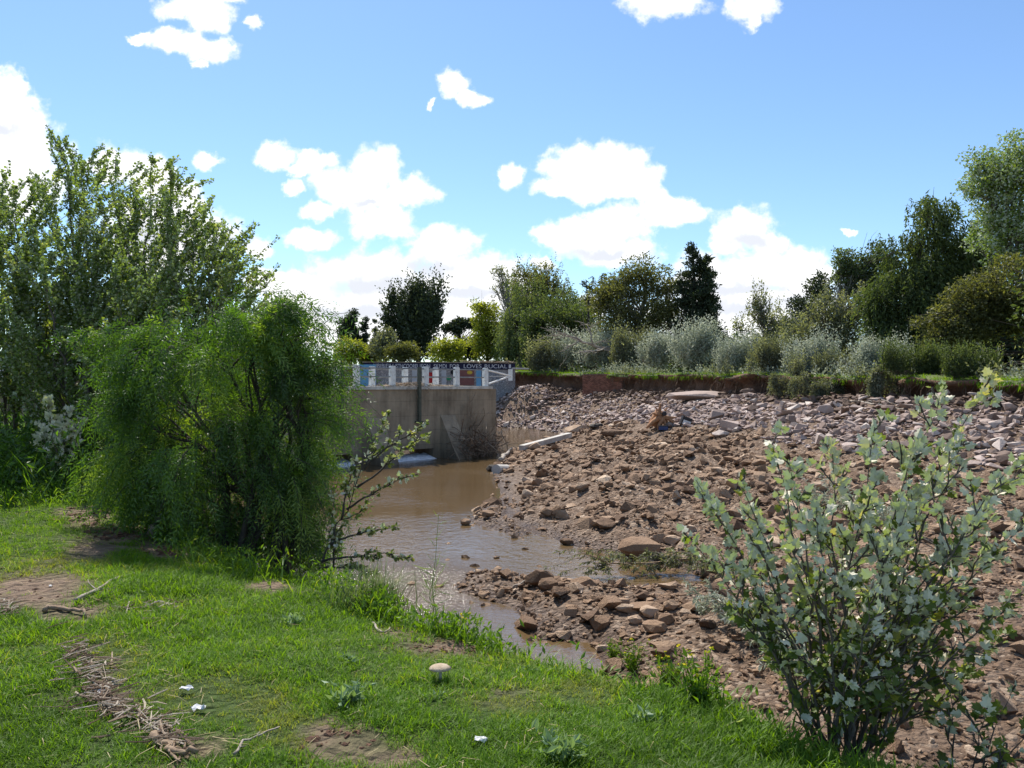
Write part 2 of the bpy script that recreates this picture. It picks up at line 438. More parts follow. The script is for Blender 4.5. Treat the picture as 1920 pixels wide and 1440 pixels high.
M['stone_rip_one'] = plain_mat('stone_rip_one', [(.1, (.16, .11, .085)), (.4, (.29, .215, .175)), (.7, (.39, .305, .26)), (1.0, (.55, .47, .40))], 2, bump=.5, bscale=8, objrand=True, dist=.05)
M['white_paint'] = plain_mat('white_paint', [(.25, (.42, .40, .36)), (.5, (.72, .71, .67)), (.8, (.8, .79, .76))], 5, bump=.2, rough=.7)
M['rail_paint'] = plain_mat('rail_paint', [(.3, (.16, .16, .16)), (.7, (.30, .30, .29))], 6, bump=.1, rough=.6)
M['pipe_dark'] = plain_mat('pipe_dark', [(.3, (.05, .055, .04)), (.7, (.11, .115, .085))], 6, bump=.2, rough=.6)

# concrete with vertical stains and pour lines
def concrete(name, base=(.30, .265, .22), dark=(.17, .15, .12), deck=False):
    m, t = mat_new(name)
    tcn = N(t, 'ShaderNodeTexCoord')
    mp = N(t, 'ShaderNodeMapping', {'Vector': tcn.outputs['Object'], 'Scale': (2.2, 2.2, .28)})
    n1 = N(t, 'ShaderNodeTexNoise', {'Vector': mp.outputs[0], 'Scale': 1.4, 'Detail': 8, 'Roughness': .62})
    n2 = N(t, 'ShaderNodeTexNoise', {'Vector': tcn.outputs['Object'], 'Scale': .9, 'Detail': 7, 'Roughness': .65})
    mul = N(t, 'ShaderNodeMath', {0: n1.outputs[0], 1: n2.outputs[0]}, operation='ADD')
    half = N(t, 'ShaderNodeMath', {0: mul.outputs[0], 1: .5}, operation='MULTIPLY')
    col = ramp(t, half.outputs[0], [(.36, dark), (.5, base), (.62, tuple(min(1, c * 1.35) for c in base))])
    zz = N(t, 'ShaderNodeSeparateXYZ', {0: tcn.outputs['Object']}).outputs[2]
    zw = N(t, 'ShaderNodeMath', {0: n2.outputs[0], 1: .05, 2: zz}, operation='MULTIPLY_ADD').outputs[0]
    fr_ = N(t, 'ShaderNodeMath', {0: N(t, 'ShaderNodeMath', {0: zw, 1: 1 / .68}, operation='MULTIPLY').outputs[0]}, operation='FRACT').outputs[0]
    ln_ = N(t, 'ShaderNodeMapRange', {0: fr_, 1: .0, 2: .06, 3: .72, 4: 1.0}).outputs[0]
    col = N(t, 'ShaderNodeMix', {'Factor': 1.0, 'A': col, 'B': N(t, 'ShaderNodeCombineXYZ', {0: ln_, 1: ln_, 2: ln_}).outputs[0]}, data_type='RGBA', blend_type='MULTIPLY').outputs['Result']
    td = N(t, 'ShaderNodeMapRange', {0: zw, 1: .25, 2: .75, 3: .62, 4: 1.0}).outputs[0]
    if not deck: col = N(t, 'ShaderNodeMix', {'Factor': 1.0, 'A': col, 'B': N(t, 'ShaderNodeCombineXYZ', {0: td, 1: td, 2: td}).outputs[0]}, data_type='RGBA', blend_type='MULTIPLY').outputs['Result']
    n3 = N(t, 'ShaderNodeTexNoise', {'Vector': tcn.outputs['Object'], 'Scale': 14, 'Detail': 8, 'Roughness': .7})
    bp = N(t, 'ShaderNodeBump', {'Strength': .35, 'Distance': .03, 'Height': n3.outputs[0]})
    p = N(t, 'ShaderNodeBsdfPrincipled', {'Base Color': col, 'Roughness': .9, 'Normal': bp.outputs[0], 'Specular IOR Level': .2})
    N(t, 'ShaderNodeOutputMaterial', {0: p.outputs[0]})
    return m
M['concrete'] = concrete('concrete', (.27, .215, .15), (.15, .115, .08))
M['concrete_pale'] = concrete('concrete_pale', (.46, .43, .38), (.30, .27, .23))

# ground: turf soil, mud and gravel, told apart by the vertex value 'tone' (0 soil of the lawn, 1 river mud) and 'wet'
def ground_mat():
    m, t = mat_new('ground')
    pos = N(t, 'ShaderNodeNewGeometry').outputs['Position']
    zone = N(t, 'ShaderNodeAttribute', attribute_name='tone').outputs['Fac']
    wet = N(t, 'ShaderNodeAttribute', attribute_name='wet').outputs['Fac']
    bare = N(t, 'ShaderNodeAttribute', attribute_name='bare').outputs['Fac']
    a = N(t, 'ShaderNodeTexNoise', {'Vector': pos, 'Scale': 1.1, 'Detail': 9, 'Roughness': .68}).outputs[0]
    b = N(t, 'ShaderNodeTexNoise', {'Vector': pos, 'Scale': 9, 'Detail': 8, 'Roughness': .7}).outputs[0]
    vo = N(t, 'ShaderNodeTexVoronoi', {'Vector': N(t, 'ShaderNodeVectorMath', {0: pos, 1: N(t, 'ShaderNodeVectorMath', {0: N(t, 'ShaderNodeTexNoise', {'Vector': pos, 'Scale': 5.0, 'Detail': 3}).outputs['Color'], 'Scale': .25}, operation='SCALE').outputs[0]}, operation='ADD').outputs[0], 'Scale': 11.0, 'Randomness': 1.0})
    soil = ramp(t, b, [(.3, (.045, .075, .014)), (.55, (.065, .105, .02)), (.75, (.12, .12, .04))])
    dirt = ramp(t, b, [(.3, (.15, .10, .068)), (.55, (.25, .175, .12)), (.75, (.33, .245, .175))])
    mud = ramp(t, a, [(.3, (.14, .086, .05)), (.5, (.215, .138, .083)), (.7, (.315, .212, .135))])
    peb = N(t, 'ShaderNodeMix', {'Factor': .7, 'A': mud, 'B': ramp(t, vo.outputs['Color'], [(.2, (.085, .055, .037)), (.6, (.2, .137, .095)), (.9, (.40, .31, .23))])}, data_type='RGBA').outputs['Result']
    s1 = N(t, 'ShaderNodeMix', {'Factor': bare, 'A': soil, 'B': dirt}, data_type='RGBA').outputs['Result']
    s2 = N(t, 'ShaderNodeMix', {'Factor': zone, 'A': s1, 'B': peb}, data_type='RGBA').outputs['Result']
    wt = N(t, 'ShaderNodeMix', {'Factor': wet, 'A': s2, 'B': (.5, .46, .44, 1)}, data_type='RGBA', blend_type='MULTIPLY').outputs['Result']
    ro = N(t, 'ShaderNodeMapRange', {0: wet, 3: .92, 4: .35}).outputs[0]
    hsum = N(t, 'ShaderNodeMath', {0: b, 1: vo.outputs['Distance']}, operation='SUBTRACT').outputs[0]
    bp = N(t, 'ShaderNodeBump', {'Strength': 1.0, 'Distance': .09, 'Height': hsum})
    p = N(t, 'ShaderNodeBsdfPrincipled', {'Base Color': wt, 'Roughness': ro, 'Normal': bp.outputs[0], 'Specular IOR Level': .25})
    N(t, 'ShaderNodeOutputMaterial', {0: p.outputs[0]})
    return m
M['ground'] = ground_mat()
M['cut_soil'] = plain_mat('cut_soil', [(.25, (.05, .027, .017)), (.5, (.15, .078, .046)), (.75, (.28, .165, .10))], .7, bump=1.0, bscale=5, dist=.15)
M['turf'] = plain_mat('turf', [(.3, (.05, .075, .015)), (.6, (.10, .13, .03)), (.8, (.15, .15, .05))], 2.0, bump=.5, bscale=12)

def water_mat():
    m, t = mat_new('muddy_water')
    pos = N(t, 'ShaderNodeNewGeometry').outputs['Position']
    mp = N(t, 'ShaderNodeMapping', {'Vector': pos, 'Scale': (1.0, 1.0, 1.0), 'Rotation': (0, 0, .5)})
    n1 = N(t, 'ShaderNodeTexNoise', {'Vector': mp.outputs[0], 'Scale': 3.2, 'Detail': 4, 'Roughness': .55, 'Distortion': .6})
    n2 = N(t, 'ShaderNodeTexNoise', {'Vector': pos, 'Scale': 11, 'Detail': 3, 'Roughness': .5, 'Distortion': .8})
    calm = N(t, 'ShaderNodeTexNoise', {'Vector': pos, 'Scale': .22, 'Detail': 2})
    cs = N(t, 'ShaderNodeMapRange', {0: calm.outputs[0], 1: .4, 2: .65, 3: .15, 4: 1.0}).outputs[0]
    h = N(t, 'ShaderNodeMath', {0: n2.outputs[0], 1: .35, 2: n1.outputs[0]}, operation='MULTIPLY_ADD').outputs[0]
    rd = N(t, 'ShaderNodeVectorMath', {0: pos, 1: (-1.9, 13.2, WATER)}, operation='DISTANCE')      # the shallow riffle
    rf = N(t, 'ShaderNodeMapRange', {0: rd.outputs['Value'], 1: .6, 2: 3.0, 3: 1.0, 4: 0.0}).outputs[0]
    n4 = N(t, 'ShaderNodeTexNoise', {'Vector': pos, 'Scale': 16, 'Detail': 3, 'Roughness': .6, 'Distortion': .5})
    h = N(t, 'ShaderNodeMath', {0: N(t, 'ShaderNodeMath', {0: n4.outputs[0], 1: rf}, operation='MULTIPLY').outputs[0], 1: 1.6, 2: h}, operation='MULTIPLY_ADD').outputs[0]
    cs = N(t, 'ShaderNodeMath', {0: cs, 1: rf}, operation='MAXIMUM').outputs[0]
    bp = N(t, 'ShaderNodeBump', {'Strength': cs, 'Distance': .035, 'Height': h})
    col = ramp(t, calm.outputs[0], [(.3, (.095, .06, .027)), (.7, (.13, .086, .042))])
    p = N(t, 'ShaderNodeBsdfPrincipled', {'Base Color': col, 'Roughness': N(t, 'ShaderNodeMapRange', {0: rf, 3: .06, 4: .2}).outputs[0], 'Normal': bp.outputs[0], 'IOR': 1.5, 'Specular IOR Level': .5})
    N(t, 'ShaderNodeOutputMaterial', {0: p.outputs[0]})
    return m
M['water'] = water_mat()
M['foam'] = plain_mat('foam', [(.3, (.45, .5, .55)), (.6, (.8, .82, .84))], 9, bump=1.0, rough=.5)

# ------------------------------------------------------------------ ground sheet
BARE = [(60, 1112, 125, 44), (120, 1150, 90, 22), (640, 1398, 85, 30), (740, 1425, 60, 22), (850, 1215, 95, 20), (760, 1185, 90, 13), (170, 965, 55, 22), (230, 1000, 60, 22), (300, 1028, 60, 18), (180, 1030, 70, 17), (600, 1370, 40, 14),
        (510, 1100, 45, 13), (1230, 1278, 60, 14), (370, 1410, 50, 18), (170, 1255, 22, 40), (220, 1320, 30, 40), (960, 1300, 40, 8)]
def bareness(x, y, z):
    """1 on the worn patches of the near bank"""
    D = np.maximum(y, .5)
    u = 960 + x / D * F; v = 720 - (z - EYE) / D * F
    b = np.zeros(x.shape)
    w = fbm(x * 5, y * 5, 4, 41) * 1.3
    for (cu, cv, ru, rv) in BARE:
        d = np.hypot((u - cu) / ru, (v - cv) / rv) + w
        b = np.maximum(b, np.clip((1.3 - d) / .65, 0, 1))
    return np.where(y > 1, b, 0)

nr, ncol = 360, 310
rows = -12 + 12 * np.exp(np.linspace(math.log(.2), math.log((900 + 12) / 12), nr))
us = np.sinh(np.linspace(-1.6, 1.6, ncol)) / np.sinh(1.6) * 1.7
GX = us[None, :] * (rows[:, None] + 22); GY = np.repeat(rows[:, None], ncol, 1)
GZ = gz(GX, GY)
farm = np.clip((GY - 100) / 60, 0, 1)
GZ = GZ * (1 - farm) + 1.0 * farm
idx = np.arange(nr * ncol).reshape(nr, ncol)
Q = np.stack([idx[:-1, :-1], idx[:-1, 1:], idx[1:, 1:], idx[1:, :-1]], -1).reshape(-1, 4)
cc = -sdp(GX.ravel(), GY.ravel(), CREST)
zone = np.clip((cc - .5 + fbm(GX.ravel() * 2, GY.ravel() * 2, 3, 8) * 1.0) / .5, 0, 1)
ground = build('ground', np.stack([GX, GY, GZ], -1), Q, None, M['ground'], None, zone, True)
for nm, val in (('wet', np.clip(1 - (GZ.ravel() - WATER - .02) / .22, 0, 1)), ('bare', bareness(GX.ravel(), GY.ravel(), GZ.ravel()))):
    a = ground.data.attributes.new(nm, 'FLOAT', 'POINT'); a.data.foreach_set('value', val.astype(np.float32))
tag(ground, 'grassy near bank falling to a stony brown riverbed', None, None, 'structure')

# ------------------------------------------------------------------ river
wx = np.linspace(-60, 30, 60); wy = np.linspace(-2, 75, 60)
WX, WY = np.meshgrid(wx, wy)
idx = np.arange(3600).reshape(60, 60)
river = build('river', np.stack([WX, WY, np.full_like(WX, WATER)], -1), np.stack([idx[:-1, :-1], idx[:-1, 1:], idx[1:, 1:], idx[1:, :-1]], -1).reshape(-1, 4), None, M['water'])
tag(river, 'muddy brown water of the river below the weir', None, None, 'structure')

# ------------------------------------------------------------------ far bank: turf top, overhanging lip and dark cut face
rng = np.random.default_rng(3)
def resample(P, step):
    d = np.r_[0, np.cumsum(np.linalg.norm(np.diff(P[:, :2], axis=0), axis=1))]
    s = np.arange(0, d[-1], step)
    return np.stack([np.interp(s, d, P[:, k]) for k in range(P.shape[1])], 1)
EC = resample(EDGE, .35)
k = np.ones(9) / 9
ECs = EC.copy()
for j in range(3): ECs[4:-4, j] = np.convolve(EC[:, j], k, 'valid')
EC = ECs
tg = nrm(np.gradient(EC[:, :2], axis=0)); nrv = np.stack([-tg[:, 1], tg[:, 0]], 1)   # one side
nrv = -nrv                                                                           # towards the river
sarc = np.arange(len(EC)) * .35
jag = (fbm(sarc * .5, sarc * 0, 4, 2) * 1.3 + fbm(sarc * 2.2, sarc * 0 + 4, 3, 6) * .6)
EC[:, :2] += nrv * jag[:, None] * 1.25
EC[:, 2] += fbm(sarc * .45, sarc * 0 + 2, 4, 12) * .26
prof = [(-260, .3), (-120, .3), (-45, .25), (-18, .2), (-7, .12), (-3, .06), (-1.2, .03), (-.4, .02), (0, .0), (.16, -.06), (.20, -.16), (.05, -.28), (-.25, -.42), (-.38, -.75), (-.30, -1.05), (0.0, -1.4), (.5, -1.75), (1.2, -2.1)]
PV = []
for q, (d, dz_) in enumerate(prof):
    jn = fbm(sarc * 1.7 + q * .37, np.full_like(sarc, q * 1.3), 3, 60) * (.75 if 10 <= q <= 16 else (.2 if q > 4 else 0.0))
    z = EC[:, 2] + dz_ * (1 if d > -20 else 1) + (fbm(sarc * 1.2 + q, sarc * 0 + q, 3, 61) * .16 if q > 2 else 0) + (fbm(sarc * .9, sarc * 0 + 9, 3, 62) * .3 if q > 6 else 0)
    PV.append(np.c_[EC[:, 0] + nrv[:, 0] * (d + jn), EC[:, 1] + nrv[:, 1] * (d + jn), z])
PV = np.stack(PV)
npf, ne = PV.shape[:2]
idx = np.arange(npf * ne).reshape(npf, ne)
Qf = np.stack([idx[:-1, :-1], idx[1:, :-1], idx[1:, 1:], idx[:-1, 1:]], -1)
bank = build('far_bank', PV, Qf.reshape(-1, 4), None, M['turf'], None, None, True)
bank.data.materials.append(M['cut_soil'])
mi = np.zeros(Qf.shape[:2], np.int32); mi[9:] = 1
bank.data.polygons.foreach_set('material_index', mi.ravel())
tag(bank, 'far bank with a turf top above an undercut earth scarp', None, None, 'structure')

def edge_at(u):
    """the point of the far bank's edge seen at photograph column u, and its normal"""
    uu = 960 + EC[:, 0] / EC[:, 1] * F
    ok = np.nonzero((EC[:, 1] > 15) & (EC[:, 0] > -20))[0]
    i = ok[np.argmin(np.abs(uu[ok] - u))]
    return EC[i], nrv[i]

# ------------------------------------------------------------------ stones
def hull(seed, n=14, flat=.62, elong=1.25):
    r = np.random.default_rng(seed)
    p = nrm(r.normal(size=(n, 3))) * r.uniform(.8, 1.0, (n, 1)) * np.array([elong, .95, flat]) * .5
    bm = bmesh.new()
    for q in p: bm.verts.new(q)
    g = bmesh.ops.convex_hull(bm, input=bm.verts)
    bmesh.ops.delete(bm, geom=[e for e in g['geom_interior'] if isinstance(e, bmesh.types.BMVert)], context='VERTS')
    bmesh.ops.triangulate(bm, faces=bm.faces)
    bmesh.ops.recalc_face_normals(bm, faces=bm.faces)
    bm.verts.index_update()
    V = np.array([v.co[:] for v in bm.verts]); T = np.array([[v.index for v in f.verts] for f in bm.faces])
    bm.free()
    return V, T
ROUND = [hull(s, 13, .68, 1.25) for s in range(10)]
SHARP = [hull(100 + s, 11, .66, 1.35) for s in range(10)]

def rot_z(n, rng, tilt=.25):
    a = rng.uniform(0, 2 * math.pi, n)
    Z = nrm(np.c_[rng.normal(0, tilt, n), rng.normal(0, tilt, n), np.ones(n)])
    X = nrm(np.cross(np.c_[-np.sin(a), np.cos(a), np.zeros(n)], Z)); Y = np.cross(Z, X)
    return np.stack([X, Y, Z], 1)

def scatter(P, S, templates, rng, parent, m_stuff, m_one, tone, name='stone', stuff='rubble', limit=300, smooth=False):
    """the stones that show largest as parts of their own, the rest as one part"""
    n = len(P); R = rot_z(n, rng); tid = rng.integers(0, len(templates), n)
    sc = S[:, None] * rng.uniform(.75, 1.25, (n, 3))
    u = 960 + P[:, 0] / P[:, 1] * F
    show = np.where((u > -20) & (u < 1940), S / P[:, 1], 0)
    big = set(np.argsort(-show)[:limit].tolist())
    mesh = []
    for V, T in templates:
        me = bpy.data.meshes.new(name)
        me.from_pydata(V.tolist(), [], T.tolist()); me.materials.append(m_one); me.polygons.foreach_set('use_smooth', [smooth] * len(me.polygons)); mesh.append(me)
    mb = MB()
    for t_ in range(len(templates)):
        sel = np.array([i for i in np.nonzero(tid == t_)[0] if i not in big], int)
        if len(sel):
            V, T = templates[t_]
            mb.add(inst(V, P[sel], R[sel], sc[sel]), None, rep(T, len(sel), len(V)), tone=np.repeat(tone[sel], len(V)))
    o = mb.build(stuff, m_stuff, parent, smooth); o['kind'] = 'stuff'
    from mathutils import Matrix
    for i in sorted(big):
        o = bpy.data.objects.new(name, mesh[tid[i]]); C.objects.link(o); o.parent = parent
        Rm = (R[i] * sc[i][:, None]).T
        m4 = np.eye(4); m4[:3, :3] = Rm; m4[:3, 3] = P[i]
        o.matrix_local = Matrix(m4.tolist())

rng = np.random.default_rng(11)
# candidates over the whole riverbed in view
def candidates(n, x0, x1, y0, y1):
    x = rng.uniform(x0, x1, n); y = rng.uniform(y0, y1, n)
    u = 960 + x / y * F
    k = (u > -60) & (u < 2250)
    return x[k], y[k]
def bed(x, y):
    t = np.maximum(sdp(x, y, BAR), sdp(x, y, ISLET)); s = -sdp(x, y, BANKPOLY); c = -sdp(x, y, CREST)
    return t, s, c
# gravel bar
x, y = candidates(90000, -3, 26, 5, 62)
t, s, c = bed(x, y)
rip_w = 7.3 + fbm(x * .5, y * .5, 3, 22) * 3.0
open_ = np.clip(1.1 - 1.6 * np.clip(fbm(x * .45, y * .45, 3, 50) + .05, 0, 1) * 3, .12, 1)     # smooth mud between the stony parts
k = (t > -.25) & (s > rip_w) & (c > .9) & (rng.random(len(x)) < np.where(y < 14, 1.0, .75) * np.where(y < 14.6, 1.0, open_)) & ((t > .05) | (rng.random(len(x)) < .35))
x, y = x[k], y[k]
S = np.clip(.068 * (1 - rng.random(len(x))) ** -.42, .06, .40) * np.clip(.75 + y / 45, .8, 1.6)
xb, yb = candidates(26000, -3, 14, 5, 19)
tb, sb, cb = bed(xb, yb)
kb = (tb > -.2) & (cb > .8) & (rng.random(len(xb)) < .75)
x, y = np.r_[x, xb[kb]], np.r_[y, yb[kb]]; S = np.r_[S, rng.uniform(.022, .062, kb.sum())]
# big half sunk clods, and loose stones standing in the shallows
xb, yb = candidates(2600, -3, 22, 13, 44); tb, sb, cb = bed(xb, yb); kb = (tb > .6) & (sb > 7.5) & (fbm(xb * .5, yb * .5, 2, 29) > -.1)
x, y = np.r_[x, xb[kb]], np.r_[y, yb[kb]]; S = np.r_[S, rng.uniform(.22, .5, kb.sum())]
wet_px = [(842, 1018), (838, 1050), (872, 1046), (890, 1062), (1068, 1054), (1104, 1030), (1082, 1046), (700, 1092), (745, 1088), (832, 1062), (770, 1095), (660, 1105), (905, 1092), (820, 1100), (860, 1105), (690, 1128), (905, 1135), (885, 1130), (1012, 1062), (930, 1046), (985, 1030)]
wet = np.array([onz(u, v, WATER) for u, v in wet_px]); nd = len(x)
x, y = np.r_[x, wet[:, 0]], np.r_[y, wet[:, 1]]; S = np.r_[S, rng.uniform(.14, .26, len(wet))]
z = gz(x, y); z[nd:] = WATER - .03
gravel_bar = thing('gravel_bar', None, None)
gravel_bar['kind'] = 'structure'; gravel_bar['label'] = 'brown bar of muddy stones washed into the riverbed'
scatter(np.c_[x, y, z + S * rng.uniform(-.02, .2, len(x))], S, ROUND, rng, gravel_bar, M['stone_bar'], M['stone_bar_one'], np.clip(rng.normal(.5, .22, len(x)), 0, 1), 'stone', 'rubble')
# riprap under the scarp
x, y = candidates(46000, -3, 30, 8, 72)
t, s, c = bed(x, y)
rip_w = 7.0 + fbm(x * .5, y * .5, 3, 22) * 3.0
k = (s > .2) & (s < rip_w) & (c > 1) & (rng.random(len(x)) < .8)
x, y, s = x[k], y[k], s[k]
S = np.clip(rng.lognormal(math.log(.255), .36, len(x)), .14, .85)
z = gz(x, y)
riprap = thing('riprap_slope', None, None)
riprap['kind'] = 'structure'; riprap['label'] = 'slope of pale broken stone below the earth scarp'
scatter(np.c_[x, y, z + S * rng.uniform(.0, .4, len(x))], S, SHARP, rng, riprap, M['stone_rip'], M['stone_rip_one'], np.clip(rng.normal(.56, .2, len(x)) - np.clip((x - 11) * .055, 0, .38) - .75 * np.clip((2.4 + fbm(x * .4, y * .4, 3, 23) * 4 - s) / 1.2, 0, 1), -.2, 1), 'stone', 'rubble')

# ------------------------------------------------------------------ weir with its walkway and railings
WR = np.array([-.81, 39.0]); WU = np.array([-.7217, -.6921]); WN = np.array([.6921, -.7217])   # right end, along the wall to the left, towards the river
WT = 1.49
def wp(s, o, z): p = WR + WU * s + WN * o; return np.array([p[0], p[1], z])
UX, UY = np.array([WU[0], WU[1], 0]), np.array([WN[0], WN[1], 0])
def wbox(mb, s0, s1, o0, o1, z0, z1): return mb.box(wp((s0 + s1) / 2, (o0 + o1) / 2, (z0 + z1) / 2), ((s1 - s0) / 2, (o1 - o0) / 2, (z1 - z0) / 2), UX, UY)
def rough_grid(s0, s1, z0, z1, o, seed, amp=.03, ns=60, nz_=16):
    s = np.linspace(s0, s1, ns); z = np.linspace(z0, z1, nz_); Sg, Zg = np.meshgrid(s, z)
    P = np.array([wp(a, o + b, c) for a, b, c in zip(Sg.ravel(), (fbm(Sg * 1.5, Zg * 1.5, 4, seed) * amp).ravel(), Zg.ravel())])
    i = np.arange(ns * nz_).reshape(nz_, ns)
    return P, np.stack([i[:-1, 1:], i[:-1, :-1], i[1:, :-1], i[1:, 1:]], -1).reshape(-1, 4)
weir = thing('weir', 'long grey concrete weir wall with a walkway on top across the river', 'weir', wp(0, 0, WATER))
wl = np.asarray(weir.location)
mb = MB()
wbox(mb, 0.0, 4.0, -1.9, -.02, -2.6, WT - .14); wbox(mb, 4.0, 6.3, -1.9, -.021, -1.42, WT - .14); wbox(mb, 6.3, 8.4, -1.9, -.02, -2.6, WT - .14)
wbox(mb, 8.4, 11.2, -1.9, -.021, -1.42, WT - .14); wbox(mb, 11.2, 22, -1.9, -.02, -2.6, WT - .14)
for (a, b, z0) in ((0, 4, -2.3), (4, 6.3, -1.42), (6.3, 8.4, -2.3), (8.4, 11.2, -1.42), (11.2, 22, -2.3)):
    P, q = rough_grid(a, b, z0, WT - .14, 0, 7, .03, 24, 16); mb.add(P, q)
mb.build('wall', M['concrete'], weir, off=wl)
mb = MB(); wbox(mb, .3, 22, -1.98, .09, WT - .138, WT); mb.build('deck', M['concrete_pale'], weir, off=wl)
for s0 in (2.7, 6.85, 11.3):
    pr = [(0, .12), (.66, -.95), (1.28, -1.92), (1.28, -2.6), (0, -2.6)]
    A = [wp(s0, o + .004, z) for o, z in pr]; B = [wp(s0 + .88, o + .004, z) for o, z in pr]
    n = len(pr); b = MB()
    b.add(A + B, [(i, (i + 1) % n, n + (i + 1) % n, n + i) for i in range(n)], [(0, 2, 1), (0, 3, 2), (0, 4, 3), (5, 6, 7), (5, 7, 8), (5, 8, 9)])
    b.build('buttress', M['concrete'], weir, off=wl)
for s0, z0, z1 in ((4.95, -.1, 2.38), (9.05, -.6, 2.3)):
    b = MB(); wbox(b, s0 - .065, s0 + .065, .093, .24, z0, z1); wbox(b, s0 - .2, s0 + .2, .094, .2, z0 - .1, z0 - .002)
    b.build('gate_guide', M['pipe_dark'], weir, off=wl)
for a, b_ in ((4.02, 6.28), (8.42, 11.18)):
    mb = MB(); s = np.linspace(a, b_, 40); o = np.linspace(-.7, .5, 14)
    Sg, Og = np.meshgrid(s, o)
    Zg = np.interp(Og, [-.7, 0, .2, .4, .5], [-1.68, -1.8, -1.88, -1.96, -2.05]) + fbm(Sg * 5, Og * 4, 3, 5) * .13
    P = np.array([wp(q, w, e) for q, w, e in zip(Sg.ravel(), Og.ravel(), Zg.ravel())])
    i = np.arange(14 * 40).reshape(14, 40)
    fo = mb.add(P, np.stack([i[:-1, :-1], i[:-1, 1:], i[1:, 1:], i[1:, :-1]], -1).reshape(-1, 4)).build('whitewater', M['foam'], None, True)
    tag(fo, 'white water spilling from the gate opening under the weir', None, None, 'stuff')

def railing(off, s_list, label, end=None):
    base = wp(s_list[0], off, WT)
    r = thing('railing', label, 'railing', base, 'railings of the weir walkway')
    rg = np.random.default_rng(int(abs(off) * 100))
    for s in s_list:
        b = MB(); h = .92 + rg.normal(0, .015)
        wbox(b, s - .12, s + .12, off - .1, off + .1, WT, WT + h - .03); wbox(b, s - .1, s + .1, off - .08, off + .08, WT + h - .03, WT + h)
        b.build('post', M['white_paint'], r, off=base)
    for zz in (.44, .82):
        for s0, s1 in zip(s_list[:-1], s_list[1:]):
            b = MB(); b.tube([wp(s0 + .118, off, WT + zz), wp(s1 - .118, off, WT + zz)], .035, 6)
            b.build('rail', M['rail_paint'], r, off=base)
    return r, base
ss = [.62 + 1.88 * k for k in range(12)]
r1, b1 = railing(-.12, ss, 'white post railing along the near edge of the weir walkway')
r2, b2 = railing(-1.75, ss[1:], 'white post railing along the far edge of the weir walkway')
# braced gate end beyond the last post
gp = at(959, 716, 44.0); gp[2] = 2.0
gt = thing('gate', 'white braced steel gate at the end of the weir walkway', 'gate', wp(.5, -.12, WT))
gb = np.asarray(gt.location)
tip = at(958, 705, 42.5)
for (u, v) in ((916, 694.5), (917, 719.5)):
    b = MB(); b.tube([at(u, v, 38.62), tip], .045, 6); b.build('brace', M['white_paint'], gt, off=gb)
b = MB(); b.tube([at(917, 706, 38.62), at(950, 706, 42.2)], .022, 5); b.build('rail', M['rail_paint'], gt, off=gb)
pst = thing('gate_post', 'white concrete post standing behind the braced gate', 'post', at(957, 712, 46))
b = MB(); b.box(at(957, 703, 46), (.13, .12, .34)); b.build('shaft', M['white_paint'], pst, off=at(957, 712, 46))
b = MB(); b.tube([at(961, 691, 46), at(990, 692, 53)], .07, 6); b.build('rail', M['rail_paint'], pst, off=at(957, 712, 46))

# ------------------------------------------------------------------ painted wall on the far side
def mural_mat():
    m, t = mat_new('mural')
    tcn = N(t, 'ShaderNodeTexCoord')
    n1 = N(t, 'ShaderNodeTexNoise', {'Vector': tcn.outputs['Object'], 'Scale': 2.4, 'Detail': 3, 'Roughness': .6, 'Distortion': 2.5})
    n2 = N(t, 'ShaderNodeTexNoise', {'Vector': tcn.outputs['Object'], 'Scale': .5, 'Detail': 2})
    g = ramp(t, n1.outputs[0], [(.40, (.42, .41, .40)), (.45, (.10, .10, .11)), (.5, (.36, .35, .35)), (.56, (.12, .12, .13)), (.6, (.5, .48, .46))])
    cc_ = ramp(t, n2.outputs[0], [(.35, (.55, .62, .72)), (.48, (.8, .78, .74)), (.6, (.75, .62, .58))])
    mx = N(t, 'ShaderNodeMix', {'Factor': .6, 'A': g, 'B': cc_}, data_type='RGBA', blend_type='MULTIPLY')
    p = N(t, 'ShaderNodeBsdfPrincipled', {'Base Color': mx.outputs['Result'], 'Roughness': .85})
    N(t, 'ShaderNodeOutputMaterial', {0: p.outputs[0]})
    return m
def flat(name, c, rough=.8):
    return plain_mat(name, [(.3, tuple(x * .75 for x in c)), (.7, c)], 3, bump=.15, rough=rough)
M['mural'] = mural_mat(); M['navy'] = flat('navy', (.018, .018, .05)); M['letter'] = flat('letter', (.62, .62, .66)); M['red'] = flat('red', (.45, .03, .03)); M['maroon'] = flat('maroon', (.22, .09, .08))
M['sky_blue'] = flat('sky_blue', (.16, .36, .55)); M['grey_paint'] = flat('grey_paint', (.45, .45, .47)); M['green_paint'] = flat('green_paint', (.04, .26, .12)); M['black_paint'] = flat('black_paint', (.02, .02, .02)); M['yellow_paint'] = flat('yellow_paint', (.6, .4, .05))
LA, LB = np.array([-12.6, 65.3]), np.array([.25, 67.6])
ld = nrm(LB - LA); ln = np.array([ld[1], -ld[0]])
LU, LN = np.array([*ld, 0]), np.array([*ln, 0])
Ltot = np.linalg.norm(LB - LA)
def lp(u, z, o=0.0):
    """a point on the painted wall at photograph column u"""
    k = (u - 960) / F
    s = (k * LA[1] - LA[0]) / (ld[0] - k * ld[1])
    p = LA + ld * s + ln * o
    return np.array([p[0], p[1], z]), s
wall = thing('painted_wall', 'long graffiti covered wall with a navy band of white letters behind the weir', 'wall', (LA[0], LA[1], -2.2))
lw = np.asarray(wall.location)
b = MB(); b.box([*((LA + LB) / 2), .4], (Ltot / 2, .2, 2.45), LU, LN); b.build('masonry', M['mural'], wall, off=lw)
